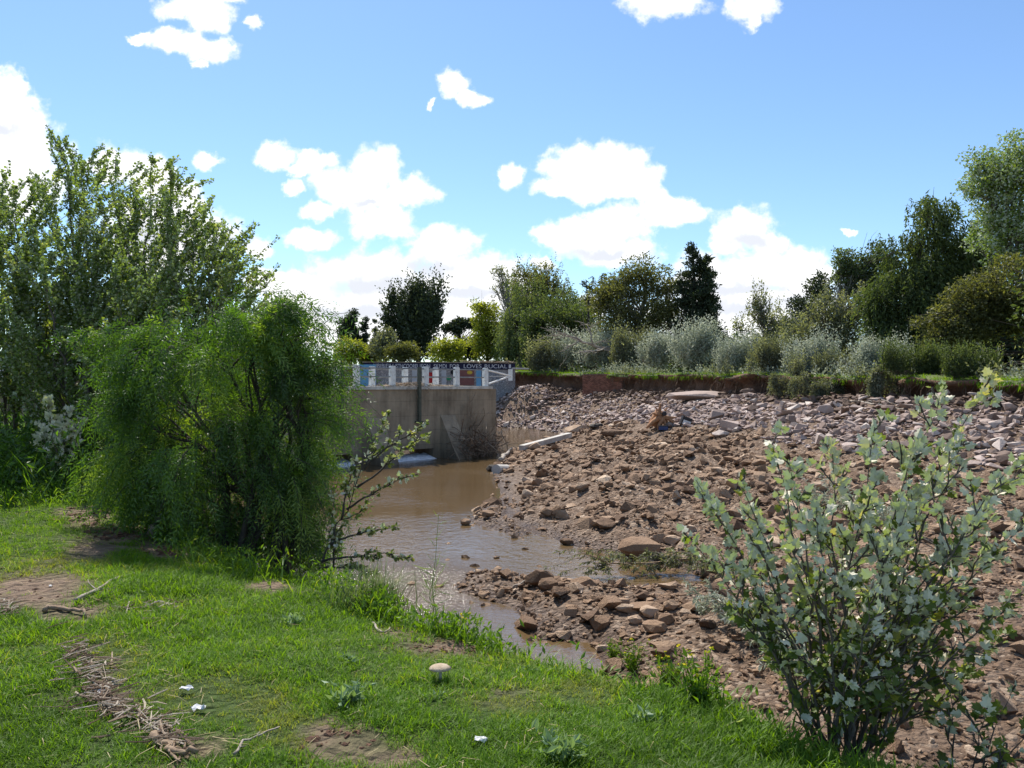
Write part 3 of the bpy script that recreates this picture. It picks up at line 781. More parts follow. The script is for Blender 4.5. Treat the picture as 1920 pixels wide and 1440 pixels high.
b = MB(); b.box([*((LA + LB) / 2 + ln * .02), 3.14], (Ltot / 2 + .01, .21, .28), LU, LN); b.build('letter_band', M['navy'], wall, off=lw)
b = MB(); b.box([*((LA + LB) / 2), 3.46], (Ltot / 2 + .1, .3, .035), LU, LN); b.build('coping', M['concrete'], wall, off=lw)
for u, w, z0, z1, m_ in ((777, .42, .8, 2.8, 'grey_paint'), (832, .40, .8, 2.8, 'grey_paint'), (897, .44, .8, 2.85, 'sky_blue'), (807, .34, 1.7, 2.6, 'red'), (873, .72, 1.5, 2.8, 'maroon')):
    p, s = lp(u, (z0 + z1) / 2, .21)
    b = MB(); b.box(p, (w / 2 if w < .5 else w, .035, (z1 - z0) / 2), LU, LN); b.build('painted_panel', M[m_], wall, off=lw)
for u, z, r, m_ in ((848.5, 2.62, .2, 'black_paint'), (841, 2.1, .2, 'green_paint'), (880, 2.6, .16, 'yellow_paint')):
    p, s = lp(u, z, .265); k = 14
    V = [p + LU * r * math.cos(a) * (1.5 if m_[0] == 'y' else 1) + np.array([0, 0, r * math.sin(a)]) for a in np.arange(k) * 2 * math.pi / k]; V2 = [q - LN * .1 for q in V]
    b = MB(); b.add(V + V2, [(i, (i + 1) % k, k + (i + 1) % k, k + i) for i in range(k)], [(0, i, i + 1) for i in range(1, k - 1)]); b.build('painted_panel', M[m_], wall, off=lw)
p, s = lp(688, 0, 0)
b = MB(); b.box([p[0], p[1], .3], (.75, .3, 2.95), LU, LN); b.build('end_pier', M['sky_blue'], wall, off=lw)
for word, u0, u1 in (('IIIBIBIEIU', 700, 737), ('ISTHCOOREI', 741, 783), ('IEON', 787, 806), ('SKMDI', 813, 837), ('FOR', 843, 861), ('LOVES', 869, 902), ('RUCIAL', 908, 950), ('I', 953, 957)):
    cu = bpy.data.curves.new('lettering', 'FONT'); cu.body = word; cu.size = 1; cu.extrude = .03
    tmp = bpy.data.objects.new('lettering', cu); C.objects.link(tmp)
    bpy.context.view_layer.update()
    me = bpy.data.meshes.new_from_object(tmp.evaluated_get(bpy.context.evaluated_depsgraph_get()))
    bpy.data.objects.remove(tmp)
    n = len(me.vertices); co_ = np.empty(n * 3, np.float32); me.vertices.foreach_get('co', co_); co_ = co_.reshape(-1, 3)
    p0, s0 = lp(u0, 0, .24); p1, s1 = lp(u1, 0, .24)
    fx = (co_[:, 0] - co_[:, 0].min()) / np.ptp(co_[:, 0]); fz = (co_[:, 1] - co_[:, 1].min()) / np.ptp(co_[:, 1])
    W = p0[None] + fx[:, None] * (p1 - p0)[None] + co_[:, 2:3] * LN[None]
    W[:, 2] = 2.97 + fz * .34
    me.vertices.foreach_set('co', (W - lw).astype(np.float32).ravel()); me.update()
    me.materials.clear(); me.materials.append(M['letter'])
    o = bpy.data.objects.new('lettering', me); C.objects.link(o); o.parent = wall

# ------------------------------------------------------------------ brick remnant in the scarp
M['brick'] = plain_mat('brick', [(.3, (.16, .065, .04)), (.7, (.28, .12, .075))], 4, bump=.5, bscale=20, attr=True)
M['mortar'] = plain_mat('mortar', [(.3, (.12, .075, .055)), (.7, (.2, .14, .11))], 6, bump=.6)
e, nn = edge_at(1108)
bw = thing('brick_wall', 'remnant of a red brick wall sticking out of the earth scarp', 'wall', (0, 0, 0))
pA, pB = at(1098, 722, 61.8), at(1172, 722, 57.8)
bd = nrm(pB - pA); bd[2] = 0; bd = nrm(bd); bn = np.array([bd[1], -bd[0], 0]); bL = np.linalg.norm((pB - pA)[:2])
bw.location = (pA[0], pA[1], .6); lb = np.asarray(bw.location)
b = MB(); c0 = (pA + pB) / 2; c0[2] = 1.4; b.box(c0, (bL / 2 - .03, .28, .97), bd, bn); b.build('core', M['mortar'], bw, off=lb)
b = MB(); rb = np.random.default_rng(5)
for row in range(22):
    z = .55 + row * .083
    kx = 0.0 if row % 2 else .13
    s = kx
    while s < bL - .1:
        b.box(pA * [1, 1, 0] + bd * (s + .12) + bn * (.29 + rb.normal(0, .012)) + [0, 0, z], (.118, .04, .034), bd, bn, tone=rb.random())
        s += .262
    for q in (-.14, .14):
        b.box(pA * [1, 1, 0] - bd * (-.0 + rb.normal(0, .01)) + bn * q + [0, 0, z], (.05, .12, .034), bd, bn, tone=rb.random())
o = b.build('bricks', M['brick'], bw, off=lb); o['kind'] = 'stuff'

# ------------------------------------------------------------------ trees
def curve(a, b, n, rng, wob=.08, sag=0.0):
    a, b = np.asarray(a, float), np.asarray(b, float); t = np.linspace(0, 1, n)[:, None]
    L = np.linalg.norm(b - a)
    w = np.cumsum(rng.normal(0, 1, (n, 3)), 0); w = (w - w[0]) - t * (w[-1] - w[0])
    return a + (b - a) * t + w * wob * L / math.sqrt(n) + np.array([0, 0, sag]) * L * np.sin(math.pi * t)

def far_tree(label, u0, D, lobes, style='round', mat='willow_leaf', bark='bark', n=7000, leaf=.2, name='tree', group=None, base_v=None, lean=0, clumps=60, trunk_r=.18, seed=1, cat='tree', trunk_top=None, fill=.86, limb=(.35, .8)):
    rng = np.random.default_rng(seed)
    s = D / F
    zb = (2.5 if base_v is None else EYE - (base_v - 720) * s)
    base = np.array([(u0 - 960) * s, D, zb])
    t = thing(name, label, cat, base, group)
    wts = np.array([ru * rv for _, _, ru, rv in lobes], float); wts /= wts.sum()
    li = rng.choice(len(lobes), clumps, p=wts)
    Lb = np.array(lobes, float)[li]
    if cat == 'tree': Lb[:, 2:] *= 1.12
    d = nrm(rng.normal(size=(clumps, 3))) * (rng.random((clumps, 1)) ** .45) * fill
    cx = (Lb[:, 0] - u0) * s + d[:, 0] * Lb[:, 2] * s
    cy = d[:, 1] * np.minimum(Lb[:, 2], Lb[:, 3]) * s * .9
    cz = EYE - (Lb[:, 1] - 720) * s - zb + d[:, 2] * Lb[:, 3] * s
    Cc = np.c_[cx, cy, np.maximum(cz, .3)]
    R = np.sqrt(Lb[:, 2] * Lb[:, 3]) * s * rng.uniform(.30, .52, clumps)
    # trunk and limbs
    top = np.array([np.mean(Cc[:, 0]) * .7, 0, np.percentile(Cc[:, 2], 70)]) if trunk_top is None else np.array([(trunk_top[0] - u0) * s, 0, EYE - (trunk_top[1] - 720) * s - zb])
    tk = curve((0, 0, -.3), top, 9, rng, .05)
    mb = MB(); mb.tube(tk, np.linspace(trunk_r, trunk_r * .25, 9), 7)
    for c in Cc[:: max(1, clumps // 46)]:
        j = int(np.clip(np.searchsorted(tk[:, 2], c[2] * rng.uniform(*limb)), 1, 7))
        p = curve(tk[j], c, 6, rng, .09, .05)
        mb.tube(p, np.linspace(trunk_r * (.42 - .03 * j), .012 + .02 * trunk_r, 6), 4, cap=False)
        for q in range(2):
            e_ = c + rng.normal(0, .8, 3) * R.mean()
            mb.tube(curve(p[3 + q], e_, 4, rng, .1), np.linspace(trunk_r * .12, .008, 4), 3, cap=False)
    mb.build('trunk', M[bark], t, True)
    # foliage
    mb = MB(); w = R ** 2; w = w / w.sum(); n = int(n * 1.35); leaf = leaf * 1.15
    if style in ('round', 'spire'):
        ci = rng.choice(clumps, n, p=w)
        off = nrm(rng.normal(size=(n, 3))) * (rng.random((n, 1)) ** .5) * R[ci][:, None] * np.array([1.25, 1.25, .8])
        P = Cc[ci] + off
        A = nrm(off) * .6 + rng.normal(0, .6, (n, 3)) + np.array([.15, 0, -.1])
        L = leaf * rng.uniform(.6, 1.3, n); tone = np.clip(rng.normal(.45, .2, n) + (rng.random(clumps)[ci] - .5) * .5, 0, 1)
        add_leaves(mb, P, A, L, L * .55, rng, tone)
    elif style == 'droop':
        ns = max(20, n // 12)
        ci = rng.choice(clumps, ns, p=w)
        st = Cc[ci] + nrm(rng.normal(size=(ns, 3))) * R[ci][:, None] * rng.uniform(.3, 1.0, (ns, 1)) + [0, 0, .2]
        ln_ = rng.uniform(.5, 1.3, ns) * (leaf * 7)
        out = nrm(st * [1, 1, 0] + 1e-3) * .25 + rng.normal(0, .15, (ns, 3)); out[:, 0] += .12
        k = 12; tt = np.linspace(.05, 1, k)
        P = st[:, None] + out[:, None] * (np.sqrt(tt) * 1)[None, :, None] * ln_[:, None, None] * .5 + np.array([0, 0, -1.])[None, None] * (tt ** 1.4)[None, :, None] * ln_[:, None, None] * .8
        P = P.reshape(-1, 3) + rng.normal(0, leaf * .2, (ns * k, 3))
        A = np.repeat(out, k, 0) * .8 + np.array([0, 0, -.7]) + rng.normal(0, .55, (ns * k, 3))
        L = leaf * rng.uniform(.7, 1.4, ns * k); tone = np.clip(np.repeat(rng.normal(.45, .2, ns) + (rng.random(clumps)[ci] - .5) * .4, k) + rng.normal(0, .1, ns * k), 0, 1)
        add_leaves(mb, P, A, L, L * .3, rng, tone)
    elif style == 'shoot':
        cand = name == 'shrub'
        ns = max(20, n // 14)
        ci = rng.choice(clumps, ns, p=w)
        st = Cc[ci] + rng.normal(0, .4, (ns, 3)) * R[ci][:, None]
        up = np.array([lean, 0, 1.0]) + rng.normal(0, .3, (ns, 3)); up = nrm(up)
        ln_ = rng.uniform(.5, 1.2, ns) * leaf * (9 if cand else 6)
        if cand: up = nrm(up * [.6, .6, 1])
        k = 14; tt = np.linspace(0, 1, k)
        P = (st[:, None] + up[:, None] * tt[None, :, None] * ln_[:, None, None]).reshape(-1, 3)
        A = np.repeat(up, k, 0) * .6 + rng.normal(0, .6, (ns * k, 3))
        L = leaf * rng.uniform(.6, 1.25, ns * k) * np.tile(1.1 - .4 * tt, ns); tone = np.clip(np.repeat(rng.normal(.42, .2, ns), k) + np.tile(tt * .25, ns) + rng.normal(0, .1, ns * k), 0, 1)
        P += nrm(A) * (leaf * .3)
        add_leaves(mb, P, A, L, L * (.42 if cand else .6), rng, tone)
        for q in range(0, ns, 3): mb.tube([st[q], st[q] + up[q] * ln_[q] * .95], [.012, .004], 3, tone=.2, cap=False)
    mb.build('crown', M[mat], t)
    return t

def conifer(label, u0, D, v_top, v_base, hw, mat='dark_leaf', n=9000, leaf=.22, seed=1, group=None, gap=1.0, tops=((0, 0),), name='conifer_tree'):
    """a spire of drooping tiers; tops: extra leaders (offset in px, lower by px)"""
    rng = np.random.default_rng(seed); s = D / F
    zb = EYE - (v_base - 720) * s; base = np.array([(u0 - 960) * s, D, zb]); t = thing(name, label, 'tree', base, group)
    tr = MB(); mb = MB()
    for du, dv in tops:
        H = (v_base - v_top - dv) * s; x0 = du * s
        tk = curve((x0 * .2, 0, -.3), (x0, 0, H), 8, rng, .02); tr.tube(tk, np.linspace(.2 * hw / 40, .02, 8), 6)
        nb = int(70 * gap) if hw > 15 else 40
        for q in range(nb):
            f = rng.random() ** .8; z = H * (.04 + .95 * f)
            rmax = hw * s * (1 - f) ** .75 * rng.uniform(.55, 1.1) / (1 if len(tops) == 1 else 1.1) + .12
            a = rng.uniform(0, 2 * math.pi); c = np.array([np.interp(z, tk[:, 2], tk[:, 0]), 0, z])
            tip = c + np.array([math.cos(a) * rmax, math.sin(a) * rmax, rng.uniform(.0, .35) * rmax])
            p = curve(c, tip, 5, rng, .06, -.05); tr.tube(p, np.linspace(.045, .008, 5), 3, cap=False)
            m_ = int(n / nb / len(tops) * (.35 + rmax / (hw * s)))
            tt = rng.random(m_) ** .7; P = np.stack([np.interp(tt, np.linspace(0, 1, 5), p[:, k]) for k in range(3)], 1)
            P += rng.normal(0, .16 + .1 * rmax, (m_, 3)) * np.array([.8, .8, .5])
            A = nrm(tip - c)[None] * .6 + rng.normal(0, .6, (m_, 3)) + [0, 0, .25]
            L = leaf * rng.uniform(.6, 1.3, m_); add_leaves(mb, P, A, L, L * .42, rng, np.clip(rng.normal(.4, .22, m_), 0, 1))
    tr.build('trunk', M['bark_dark'], t, True); mb.build('crown', M[mat], t)
    return t

G1 = 'trees beyond the river'
far_tree('small dark tree seen beside the two cypress spires', 655, 120, [(654, 622, 15, 32), (662, 600, 9, 18)], 'round', 'dark_leaf', 'bark_dark', 6000, .34, seed=2, group=G1, clumps=40)
conifer('dark cypress spire with a ragged double top', 683, 120, 592, 690, 9, n=6500, leaf=.3, seed=3, group=G1, tops=((-3, 6), (3, 0)))
conifer('slimmest dark cypress spire standing alone against the sky', 702.5, 118, 600, 690, 5.5, n=4500, leaf=.26, seed=4, group=G1)
far_tree('tall broad dark pine above the weir walkway', 785, 105, [(742, 588, 17, 26), (745, 630, 20, 30), (795, 575, 30, 38), (782, 600, 42, 45), (808, 610, 24, 50), (775, 640, 40, 25), (790, 655, 46, 20), (770, 560, 16, 24), (815, 550, 14, 22), (735, 610, 16, 40)], 'shoot', 'dark_leaf', 'bark_dark', 14000, .42, seed=5, group=G1, clumps=120, trunk_r=.4)
far_tree('open umbrella shaped tree with a bare forked trunk', 858, 100, [(850, 612, 26, 11), (882, 606, 20, 9), (866, 602, 14, 8)], 'round', 'dark_leaf', 'bark_dark', 1700, .34, seed=6, group=G1, clumps=40, trunk_r=.2)
far_tree('yellow green tree beside the big grey willow', 912, 85, [(905, 588, 26, 26), (925, 620, 30, 36), (900, 640, 25, 30), (930, 655, 30, 25)], 'round', 'yellow_leaf', 'bark_dark', 6000, .26, seed=7, group=G1, clumps=70)
far_tree('big grey green willow with hanging foliage at the end of the painted wall', 1010, 80, [(1000, 555, 45, 38), (1062, 575, 34, 40), (965, 620, 40, 50), (1030, 620, 60, 50), (1075, 630, 35, 45), (1000, 660, 65, 32), (945, 650, 25, 40)], 'droop', 'willow_leaf', 'bark', 24000, .28, seed=8, group=G1, clumps=130, trunk_r=.4)
far_tree('rounder deep green tree crowding the right half of the grey willow', 1062, 74, [(1055, 600, 50, 36), (1090, 625, 34, 40), (1010, 610, 40, 34), (1045, 645, 55, 36)], 'round', 'willow_dark', 'bark_dark', 11000, .24, seed=31, group=G1, clumps=90, trunk_r=.3)
far_tree('feathery olive poplar whose shoots top the grey willow', 1000, 87, [(985, 540, 34, 36), (1032, 535, 26, 40), (960, 575, 30, 40), (1010, 580, 50, 50), (1095, 585, 24, 34)], 'shoot', 'tan_leaf', 'bark_dark', 9000, .27, seed=32, group=G1, clumps=90, trunk_r=.3)
far_tree('thin half bare tree rising above the willow', 990, 84, [(940, 510, 18, 20), (952, 530, 16, 14), (930, 540, 12, 10)], 'round', 'grey_leaf', 'bark_pale', 420, .22, seed=9, group=G1, clumps=30, trunk_r=.22, trunk_top=(948, 520))
conifer('dark pine top peeping out behind the utility pole', 1112, 96, 512, 690, 45, n=5000, leaf=.35, seed=10, group=G1, tops=((-14, 12), (22, 0), (0, 5)))
far_tree('tan green tree with a pale leaning trunk beside the spruce', 1188, 66, [(1150, 555, 42, 42), (1200, 520, 36, 40), (1236, 520, 30, 42), (1150, 610, 45, 40), (1215, 590, 55, 50), (1255, 575, 30, 55), (1120, 560, 22, 40), (1200, 640, 60, 30)], 'round', 'tan_leaf', 'bark_pale', 17000, .2, seed=11, group=G1, clumps=150, trunk_r=.3, trunk_top=(1215, 520))
conifer('tall dark spruce with a double pointed top', 1303, 64, 456, 690, 62, n=26000, leaf=.3, seed=12, group=G1, tops=((-3, 0), (20, 18), (-25, 70), (30, 95)))
far_tree('thin leafy grey tree standing alone between the spruce and the eucalyptus', 1436, 52, [(1425, 575, 20, 28), (1440, 610, 34, 40), (1395, 625, 22, 18), (1450, 650, 40, 35)], 'shoot', 'grey_leaf', 'bark', 4200, .17, seed=13, group=G1, clumps=70, trunk_r=.1)
far_tree('dark rounded tree behind the eucalyptus', 1512, 66, [(1500, 565, 24, 26), (1540, 535, 26, 26), (1530, 580, 45, 40), (1500, 630, 40, 50)], 'round', 'dark_leaf', 'bark_dark', 6000, .26, seed=14, group=G1, clumps=70)
far_tree('eucalyptus with a tall curving pale trunk and flat crown', 1548, 50, [(1590, 480, 34, 22), (1640, 480, 40, 24), (1600, 515, 38, 30), (1665, 520, 40, 40), (1640, 560, 36, 40)], 'round', 'willow_dark', 'bark_pale', 8500, .17, seed=15, group=G1, clumps=90, trunk_r=.17, trunk_top=(1575, 545))
far_tree('grey leaved thicket tree at the foot of the eucalyptus', 1530, 47, [(1500, 640, 40, 35), (1545, 600, 30, 45), (1585, 640, 35, 55), (1600, 590, 25, 35)], 'shoot', 'grey_leaf', 'bark', 5500, .17, seed=16, group=G1, clumps=70)
far_tree('huge dark willow with drooping sprays on the far bank', 1740, 43, [(1745, 412, 50, 44), (1715, 450, 40, 40), (1790, 470, 60, 50), (1850, 480, 50, 50), (1700, 530, 60, 60), (1650, 560, 40, 60), (1760, 560, 70, 60), (1690, 620, 60, 60), (1780, 640, 60, 50), (1645, 640, 28, 40), (1690, 480, 44, 44), (1830, 540, 70, 60), (1750, 500, 60, 60)], 'droop', 'willow_dark', 'bark_dark', 42000, .22, seed=17, group=G1, clumps=190, trunk_r=.4)
far_tree('tall airy poplar towering over the willow', 1925, 37, [(1862, 330, 56, 50), (1900, 272, 46, 30), (1880, 400, 54, 44), (1940, 330, 60, 70), (1925, 420, 60, 40), (1845, 450, 40, 40), (1890, 470, 50, 36), (1822, 330, 26, 30)], 'round', 'poplar_leaf', 'bark', 17000, .14, seed=18, group=G1, clumps=150, trunk_r=.15, trunk_top=(1895, 330))
far_tree('leaning yellow green poplar reaching out over the far bank', 1950, 34, [(1830, 565, 60, 38), (1885, 530, 60, 42), (1770, 612, 50, 34), (1820, 620, 56, 38), (1745, 655, 28, 26), (1900, 590, 60, 40)], 'round', 'tan_leaf', 'bark_dark', 15000, .13, seed=19, group=G1, clumps=130, trunk_r=.16, trunk_top=(1870, 545), limb=(.9, 1.25))  # trunk and limbs take the dark bark colour to stand in for shade
far_tree('shadowy dark tree under the leaning poplar', 1890, 41, [(1850, 650, 70, 45), (1920, 640, 70, 60), (1800, 670, 60, 30)], 'round', 'dark_leaf', 'bark_dark', 8000, .18, seed=20, group=G1, clumps=70)
far_tree('broad dark tree at the far end of the bank', 2060, 30, [(2060, 560, 110, 130), (2000, 640, 60, 60)], 'round', 'willow_dark', 'bark_dark', 9000, .17, seed=21, group=G1, clumps=80)
G2 = 'bushes behind the painted wall'
for i, (lab, u, D, lb_, mt) in enumerate([
    ('olive bush at the grassy end of the painted wall', 658, 88, [(655, 655, 32, 26)], 'yellow_leaf'),
    ('tan bush below the slim cypress', 690, 92, [(690, 660, 28, 20)], 'tan_leaf'),
    ('pale loose bush beside the broad pine', 727, 88, [(722, 645, 24, 34)], 'grey_leaf'),
    ('grey brown bush under the broad pine', 762, 84, [(760, 662, 38, 20)], 'tan_leaf'),
    ('bright yellow green bush under the umbrella tree', 845, 84, [(840, 655, 46, 22)], 'yellow_leaf'),
    ('dark low bush next to the yellow green tree', 882, 88, [(884, 655, 20, 24)], 'dark_leaf')]):
    far_tree(lab, u, D, lb_, 'round', mt, 'bark_dark', 2200, .26, name='bush', cat='bush', seed=40 + i, group=G2, clumps=40, base_v=690, trunk_r=.1)
# silver poplar scrub along the far bank
G3 = 'silver poplar shrubs on the far bank'
for i, (lab, u, v, hw, hh, D, mt) in enumerate([
    ('low silver shrub at the foot of the big willow', 1012, 682, 26, 16, 68, 'grey_leaf'),
    ('silver shrub in front of the fallen bare tree', 1080, 664, 34, 28, 64, 'silver_leaf'),
    ('small silver shrub just past the fallen tree roots', 1130, 668, 28, 24, 61, 'silver_leaf'),
    ('grey shrub below the leaning pale trunk', 1180, 668, 40, 28, 58, 'grey_leaf'),
    ('silver shrub below the tan tree', 1232, 662, 36, 32, 55, 'silver_leaf'),
    ('tallest silver shrub directly below the spruce', 1300, 654, 52, 38, 52, 'silver_leaf'),
    ('silver shrub past the spruce, whitest tips', 1372, 664, 36, 36, 48, 'silver_leaf'),
    ('loose grey shrub under the thin leafy tree', 1440, 668, 44, 38, 45, 'grey_leaf'),
    ('silver shrub below the eucalyptus trunk', 1515, 680, 44, 30, 41, 'silver_leaf'),
    ('drab shrub hanging over the scarp edge', 1560, 700, 46, 30, 36, 'grey_leaf'),
    ('silver shrub under the huge willow', 1632, 684, 42, 26, 37, 'silver_leaf'),
    ('dark grey shrub under the leaning poplar', 1722, 692, 50, 24, 34, 'willow_dark'),
    ('last dark grey shrub before the dark tree', 1830, 694, 60, 24, 32, 'willow_dark')]):
    rs = np.random.default_rng(160 + i); e_, _n = edge_at(u); D = e_[1] + (3.6 if 1050 < u < 1210 else rs.uniform(.6, 1.6))
    sub = [(u + rs.normal(0, .75) * hw, v + hh * (.55 - .9 * rs.random() ** 2.2), hw * rs.uniform(.22, .6), hh * rs.uniform(.25, .75)) for k in range(8)] + [(u, v + hh * .5, hw * 1.1, hh * .5)]
    far_tree(lab, u, D, sub, 'shoot', mt, 'bark', int(3000 + hw * 40), .0030 * D * rs.uniform(.85, 1.2), name='shrub', cat='shrub', seed=60 + i, group=G3, clumps=46, base_v=720 - (e_[2] - .15 - EYE) / D * F, trunk_r=.03)
for i, (lab, u, v, hw, hh, dn) in enumerate([('grey shrub hanging down the scarp below the eucalyptus trunk', 1490, 716, 32, 20, 1.0), ('larger grey shrub spilling down over the scarp onto the stones', 1545, 726, 42, 24, 1.1), ('ragged shrub hanging over the scarp under the huge willow', 1655, 716, 34, 15, .9)]):
    e_, n_ = edge_at(u); rs = np.random.default_rng(190 + i); D = e_[1] - dn
    far_tree(lab, u, D, [(u + rs.normal(0, .5) * hw, v + rs.normal(0, .5) * hh, hw * rs.uniform(.3, .6), hh * rs.uniform(.4, .7)) for k in range(8)], 'droop', 'grey_leaf', 'bark', 4200, .1, name='shrub', cat='shrub', seed=195 + i, group=G3, clumps=40, base_v=720 - (e_[2] - .9 - EYE) / D * F, trunk_r=.03)
# low tree line far behind that closes the horizon
rng = np.random.default_rng(90); mb = MB()
for q in range(280):
    a = rng.uniform(-1.5, 1.25) if q < 200 else rng.uniform(.01, .85); R_ = rng.uniform(150, 240) if q < 200 else rng.uniform(95, 130); c = np.array([math.sin(a) * R_, math.cos(a) * R_ , 2.5]); h = rng.uniform(4, 9) if q < 200 else rng.uniform(3.5, 6.5); w_ = rng.uniform(4, 9) if q < 200 else rng.uniform(3, 6); n_ = 150 if q < 200 else 260
    o_ = nrm(rng.normal(size=(n_, 3))) * rng.random((n_, 1)) ** .4
    L = rng.uniform(.9, 1.9, n_) * (1 if q < 200 else .5); add_leaves(mb, c + o_ * [w_, w_, h * .55] + [0, 0, h * .5], rng.normal(size=(n_, 3)), L, L * .7, rng, np.clip(rng.normal(.4, .2, n_) , 0, 1))
tl = mb.build('treeline', M['willow_dark']); tag(tl, 'low far off tree line along the horizon', None, None, 'stuff')

# utility pole
pl = thing('utility_pole', 'thin dark utility pole standing among the far trees', 'pole', at(1103, 690, 72))
b = MB(); b.tube([at(1103, 690, 72), at(1103.5, 556, 72)], [.13, .10], 8); b.build('shaft', M['bark_dark'], pl, off=np.asarray(pl.location))
b = MB(); b.box(at(1103.5, 562, 71.9), (.45, .05, .06)); b.build('crossarm', M['bark_dark'], pl, off=np.asarray(pl.location))

# fallen bare tree on the bank
rng = np.random.default_rng(77)
FD = edge_at(1125)[0][1] + 1.0
root = at(1196, 690, FD)
ft = thing('fallen_tree', 'fallen bare tree with bleached grey branches lying on the far bank', 'tree', root)
mb = MB()
for (u0, v0, u1, v1, r) in ((1196, 684, 1132, 655, .22), (1132, 655, 1060, 630, .15), (1132, 655, 1085, 662, .11), (1112, 645, 1100, 608, .09), (1100, 620, 1118, 606, .05), (1150, 664, 1205, 640, .09), (1160, 668, 1185, 690, .1), (1090, 640, 1030, 628, .06),
                            (1085, 640, 1050, 660, .06), (1130, 655, 1190, 660, .07), (1140, 660, 1200, 672, .08), (1075, 635, 1040, 615, .04), (1062, 630, 1022, 640, .04), (1112, 645, 1140, 636, .05), (1105, 622, 1090, 604, .03)):
    a, e_ = at(u0, v0, FD + rng.normal(0, .3)), at(u1, v1, FD + rng.normal(0, .6))
    p = curve(a, e_, 7, rng, .10); mb.tube(p, np.linspace(r, r * .4, 7), 6)
    for q in range(6):
        j = rng.integers(2, 7); d = nrm(e_ - a) + rng.normal(0, .6, 3); l = np.linalg.norm(e_ - a) * rng.uniform(.2, .5)
        mb.tube(curve(p[j], p[j] + d * l, 5, rng, .12), np.linspace(r * .3, .01, 5), 4)
mb.build('branches', M['deadwood'], ft, True, off=root)

# ------------------------------------------------------------------ left poplars: stems with ascending leafy shoots
def poplar(label, base, tips, n_leaf, seed, leaf=.07, mat='poplar_leaf', group=None, name='poplar_tree', side=16, wind=.25, bark='bark_pale', r0=.06, low=.12, reach=.42, lobed=None, starts=None):
    rng = np.random.default_rng(seed); base = np.asarray(base, float)
    t = thing(name, label, 'tree' if 'tree' in name else 'sapling', base, group)
    tr = MB(); TW = []
    for ti_, tip in enumerate(tips):
        s0 = None if starts is None or starts[ti_] is None else np.asarray(starts[ti_], float) - base
        tip = np.asarray(tip, float) - base; H = np.linalg.norm(tip)
        mid = np.array([tip[0] * .32, tip[1] * .4, tip[2] * .55])
        tt = np.linspace(0, 1, 12)[:, None]
        st = (1 - tt) ** 2 * 0 + 2 * (1 - tt) * tt * mid + tt ** 2 * tip + rng.normal(0, .012 * H, (12, 3)) * np.sin(math.pi * tt)
        st[0] = rng.normal(0, .04, 3) * [1, 1, 0] - [0, 0, .1]
        if s0 is not None: st = curve(s0, tip, 12, rng, .04, .05); H = np.linalg.norm(tip - s0)
        tr.tube(st, np.linspace(r0, r0 * .12, 12), 6)
        TW.append((st[8:], 1.3))
        for q in range(side):
            f = low + (1 - low) * ((q + rng.random()) / side); j = f * 10.99; i = int(j)
            o = st[i] + (st[i + 1] - st[i]) * (j - i); ax = nrm(st[i + 1] - st[i])
            ph = rng.uniform(0, 2 * math.pi)
            out = nrm(np.array([math.cos(ph), math.sin(ph), 0]))
            d = nrm(ax * rng.uniform(.6, 1.1) + out * rng.uniform(.5, .9) + [wind * f, 0, 0])
            l = H * reach * (1.08 - f) ** .7 * rng.uniform(.6, 1.15)
            e_ = o + d * l + np.array([wind * l * .3, 0, l * .12])
            p = curve(o, e_, 7, rng, .05, -.04); tr.tube(p, np.linspace(max(.005, r0 * .35 * (1.05 - f)), .004, 7), 4, cap=False); TW.append((p[1:], 1.0))
            for w_ in range(3):
                k_ = rng.integers(2, 6); d2 = nrm(nrm(e_ - o) + rng.normal(0, .5, 3) + [wind * .6, 0, .25]); l2 = l * rng.uniform(.25, .5)
                p2 = curve(p[k_], p[k_] + d2 * l2, 4, rng, .05); tr.tube(p2, [.006, .005, .004, .003], 3, cap=False); TW.append((p2, .6))
    tr.build('trunk', M[bark], t, True)
    ln_ = np.array([np.linalg.norm(np.diff(p, axis=0), axis=1).sum() * w_ for p, w_ in TW]); cnt = rng.multinomial(n_leaf, ln_ / ln_.sum())
    PP, AA, TT = [], [], []
    for (p, w_), m_ in zip(TW, cnt):
        if m_ == 0: continue
        tt = np.sort(rng.random(m_) ** .8); g = np.linspace(0, 1, len(p))
        P = np.stack([np.interp(tt, g, p[:, k]) for k in range(3)], 1); ax = nrm(p[-1] - p[0])
        A = ax[None] * .5 + rng.normal(0, .65, (m_, 3)) + [wind * .8, 0, -.1]
        PP.append(P); AA.append(nrm(A)); TT.append(np.clip(rng.normal(.42, .22) + rng.normal(0, .16, m_), 0, 1))
    P, A, T_ = np.concatenate(PP), np.concatenate(AA), np.concatenate(TT); n = len(P)
    P = P + A * leaf * .35
    if lobed is None:
        mb = MB(); L = leaf * rng.uniform(.6, 1.25, n); add_leaves(mb, P, A, L, L * .85, rng, T_, up=np.array([[.2, -.3, 1.0]]).repeat(n, 0), roll=.9)
        mb.build('crown', M[mat], t)
    return t, base, P, A, T_, rng
G4 = 'poplars on the near bank'
def gbase(u, D): x = (u - 960) / F * D; return np.array([x, D, float(gz(np.array([x]), np.array([D]))[0])])
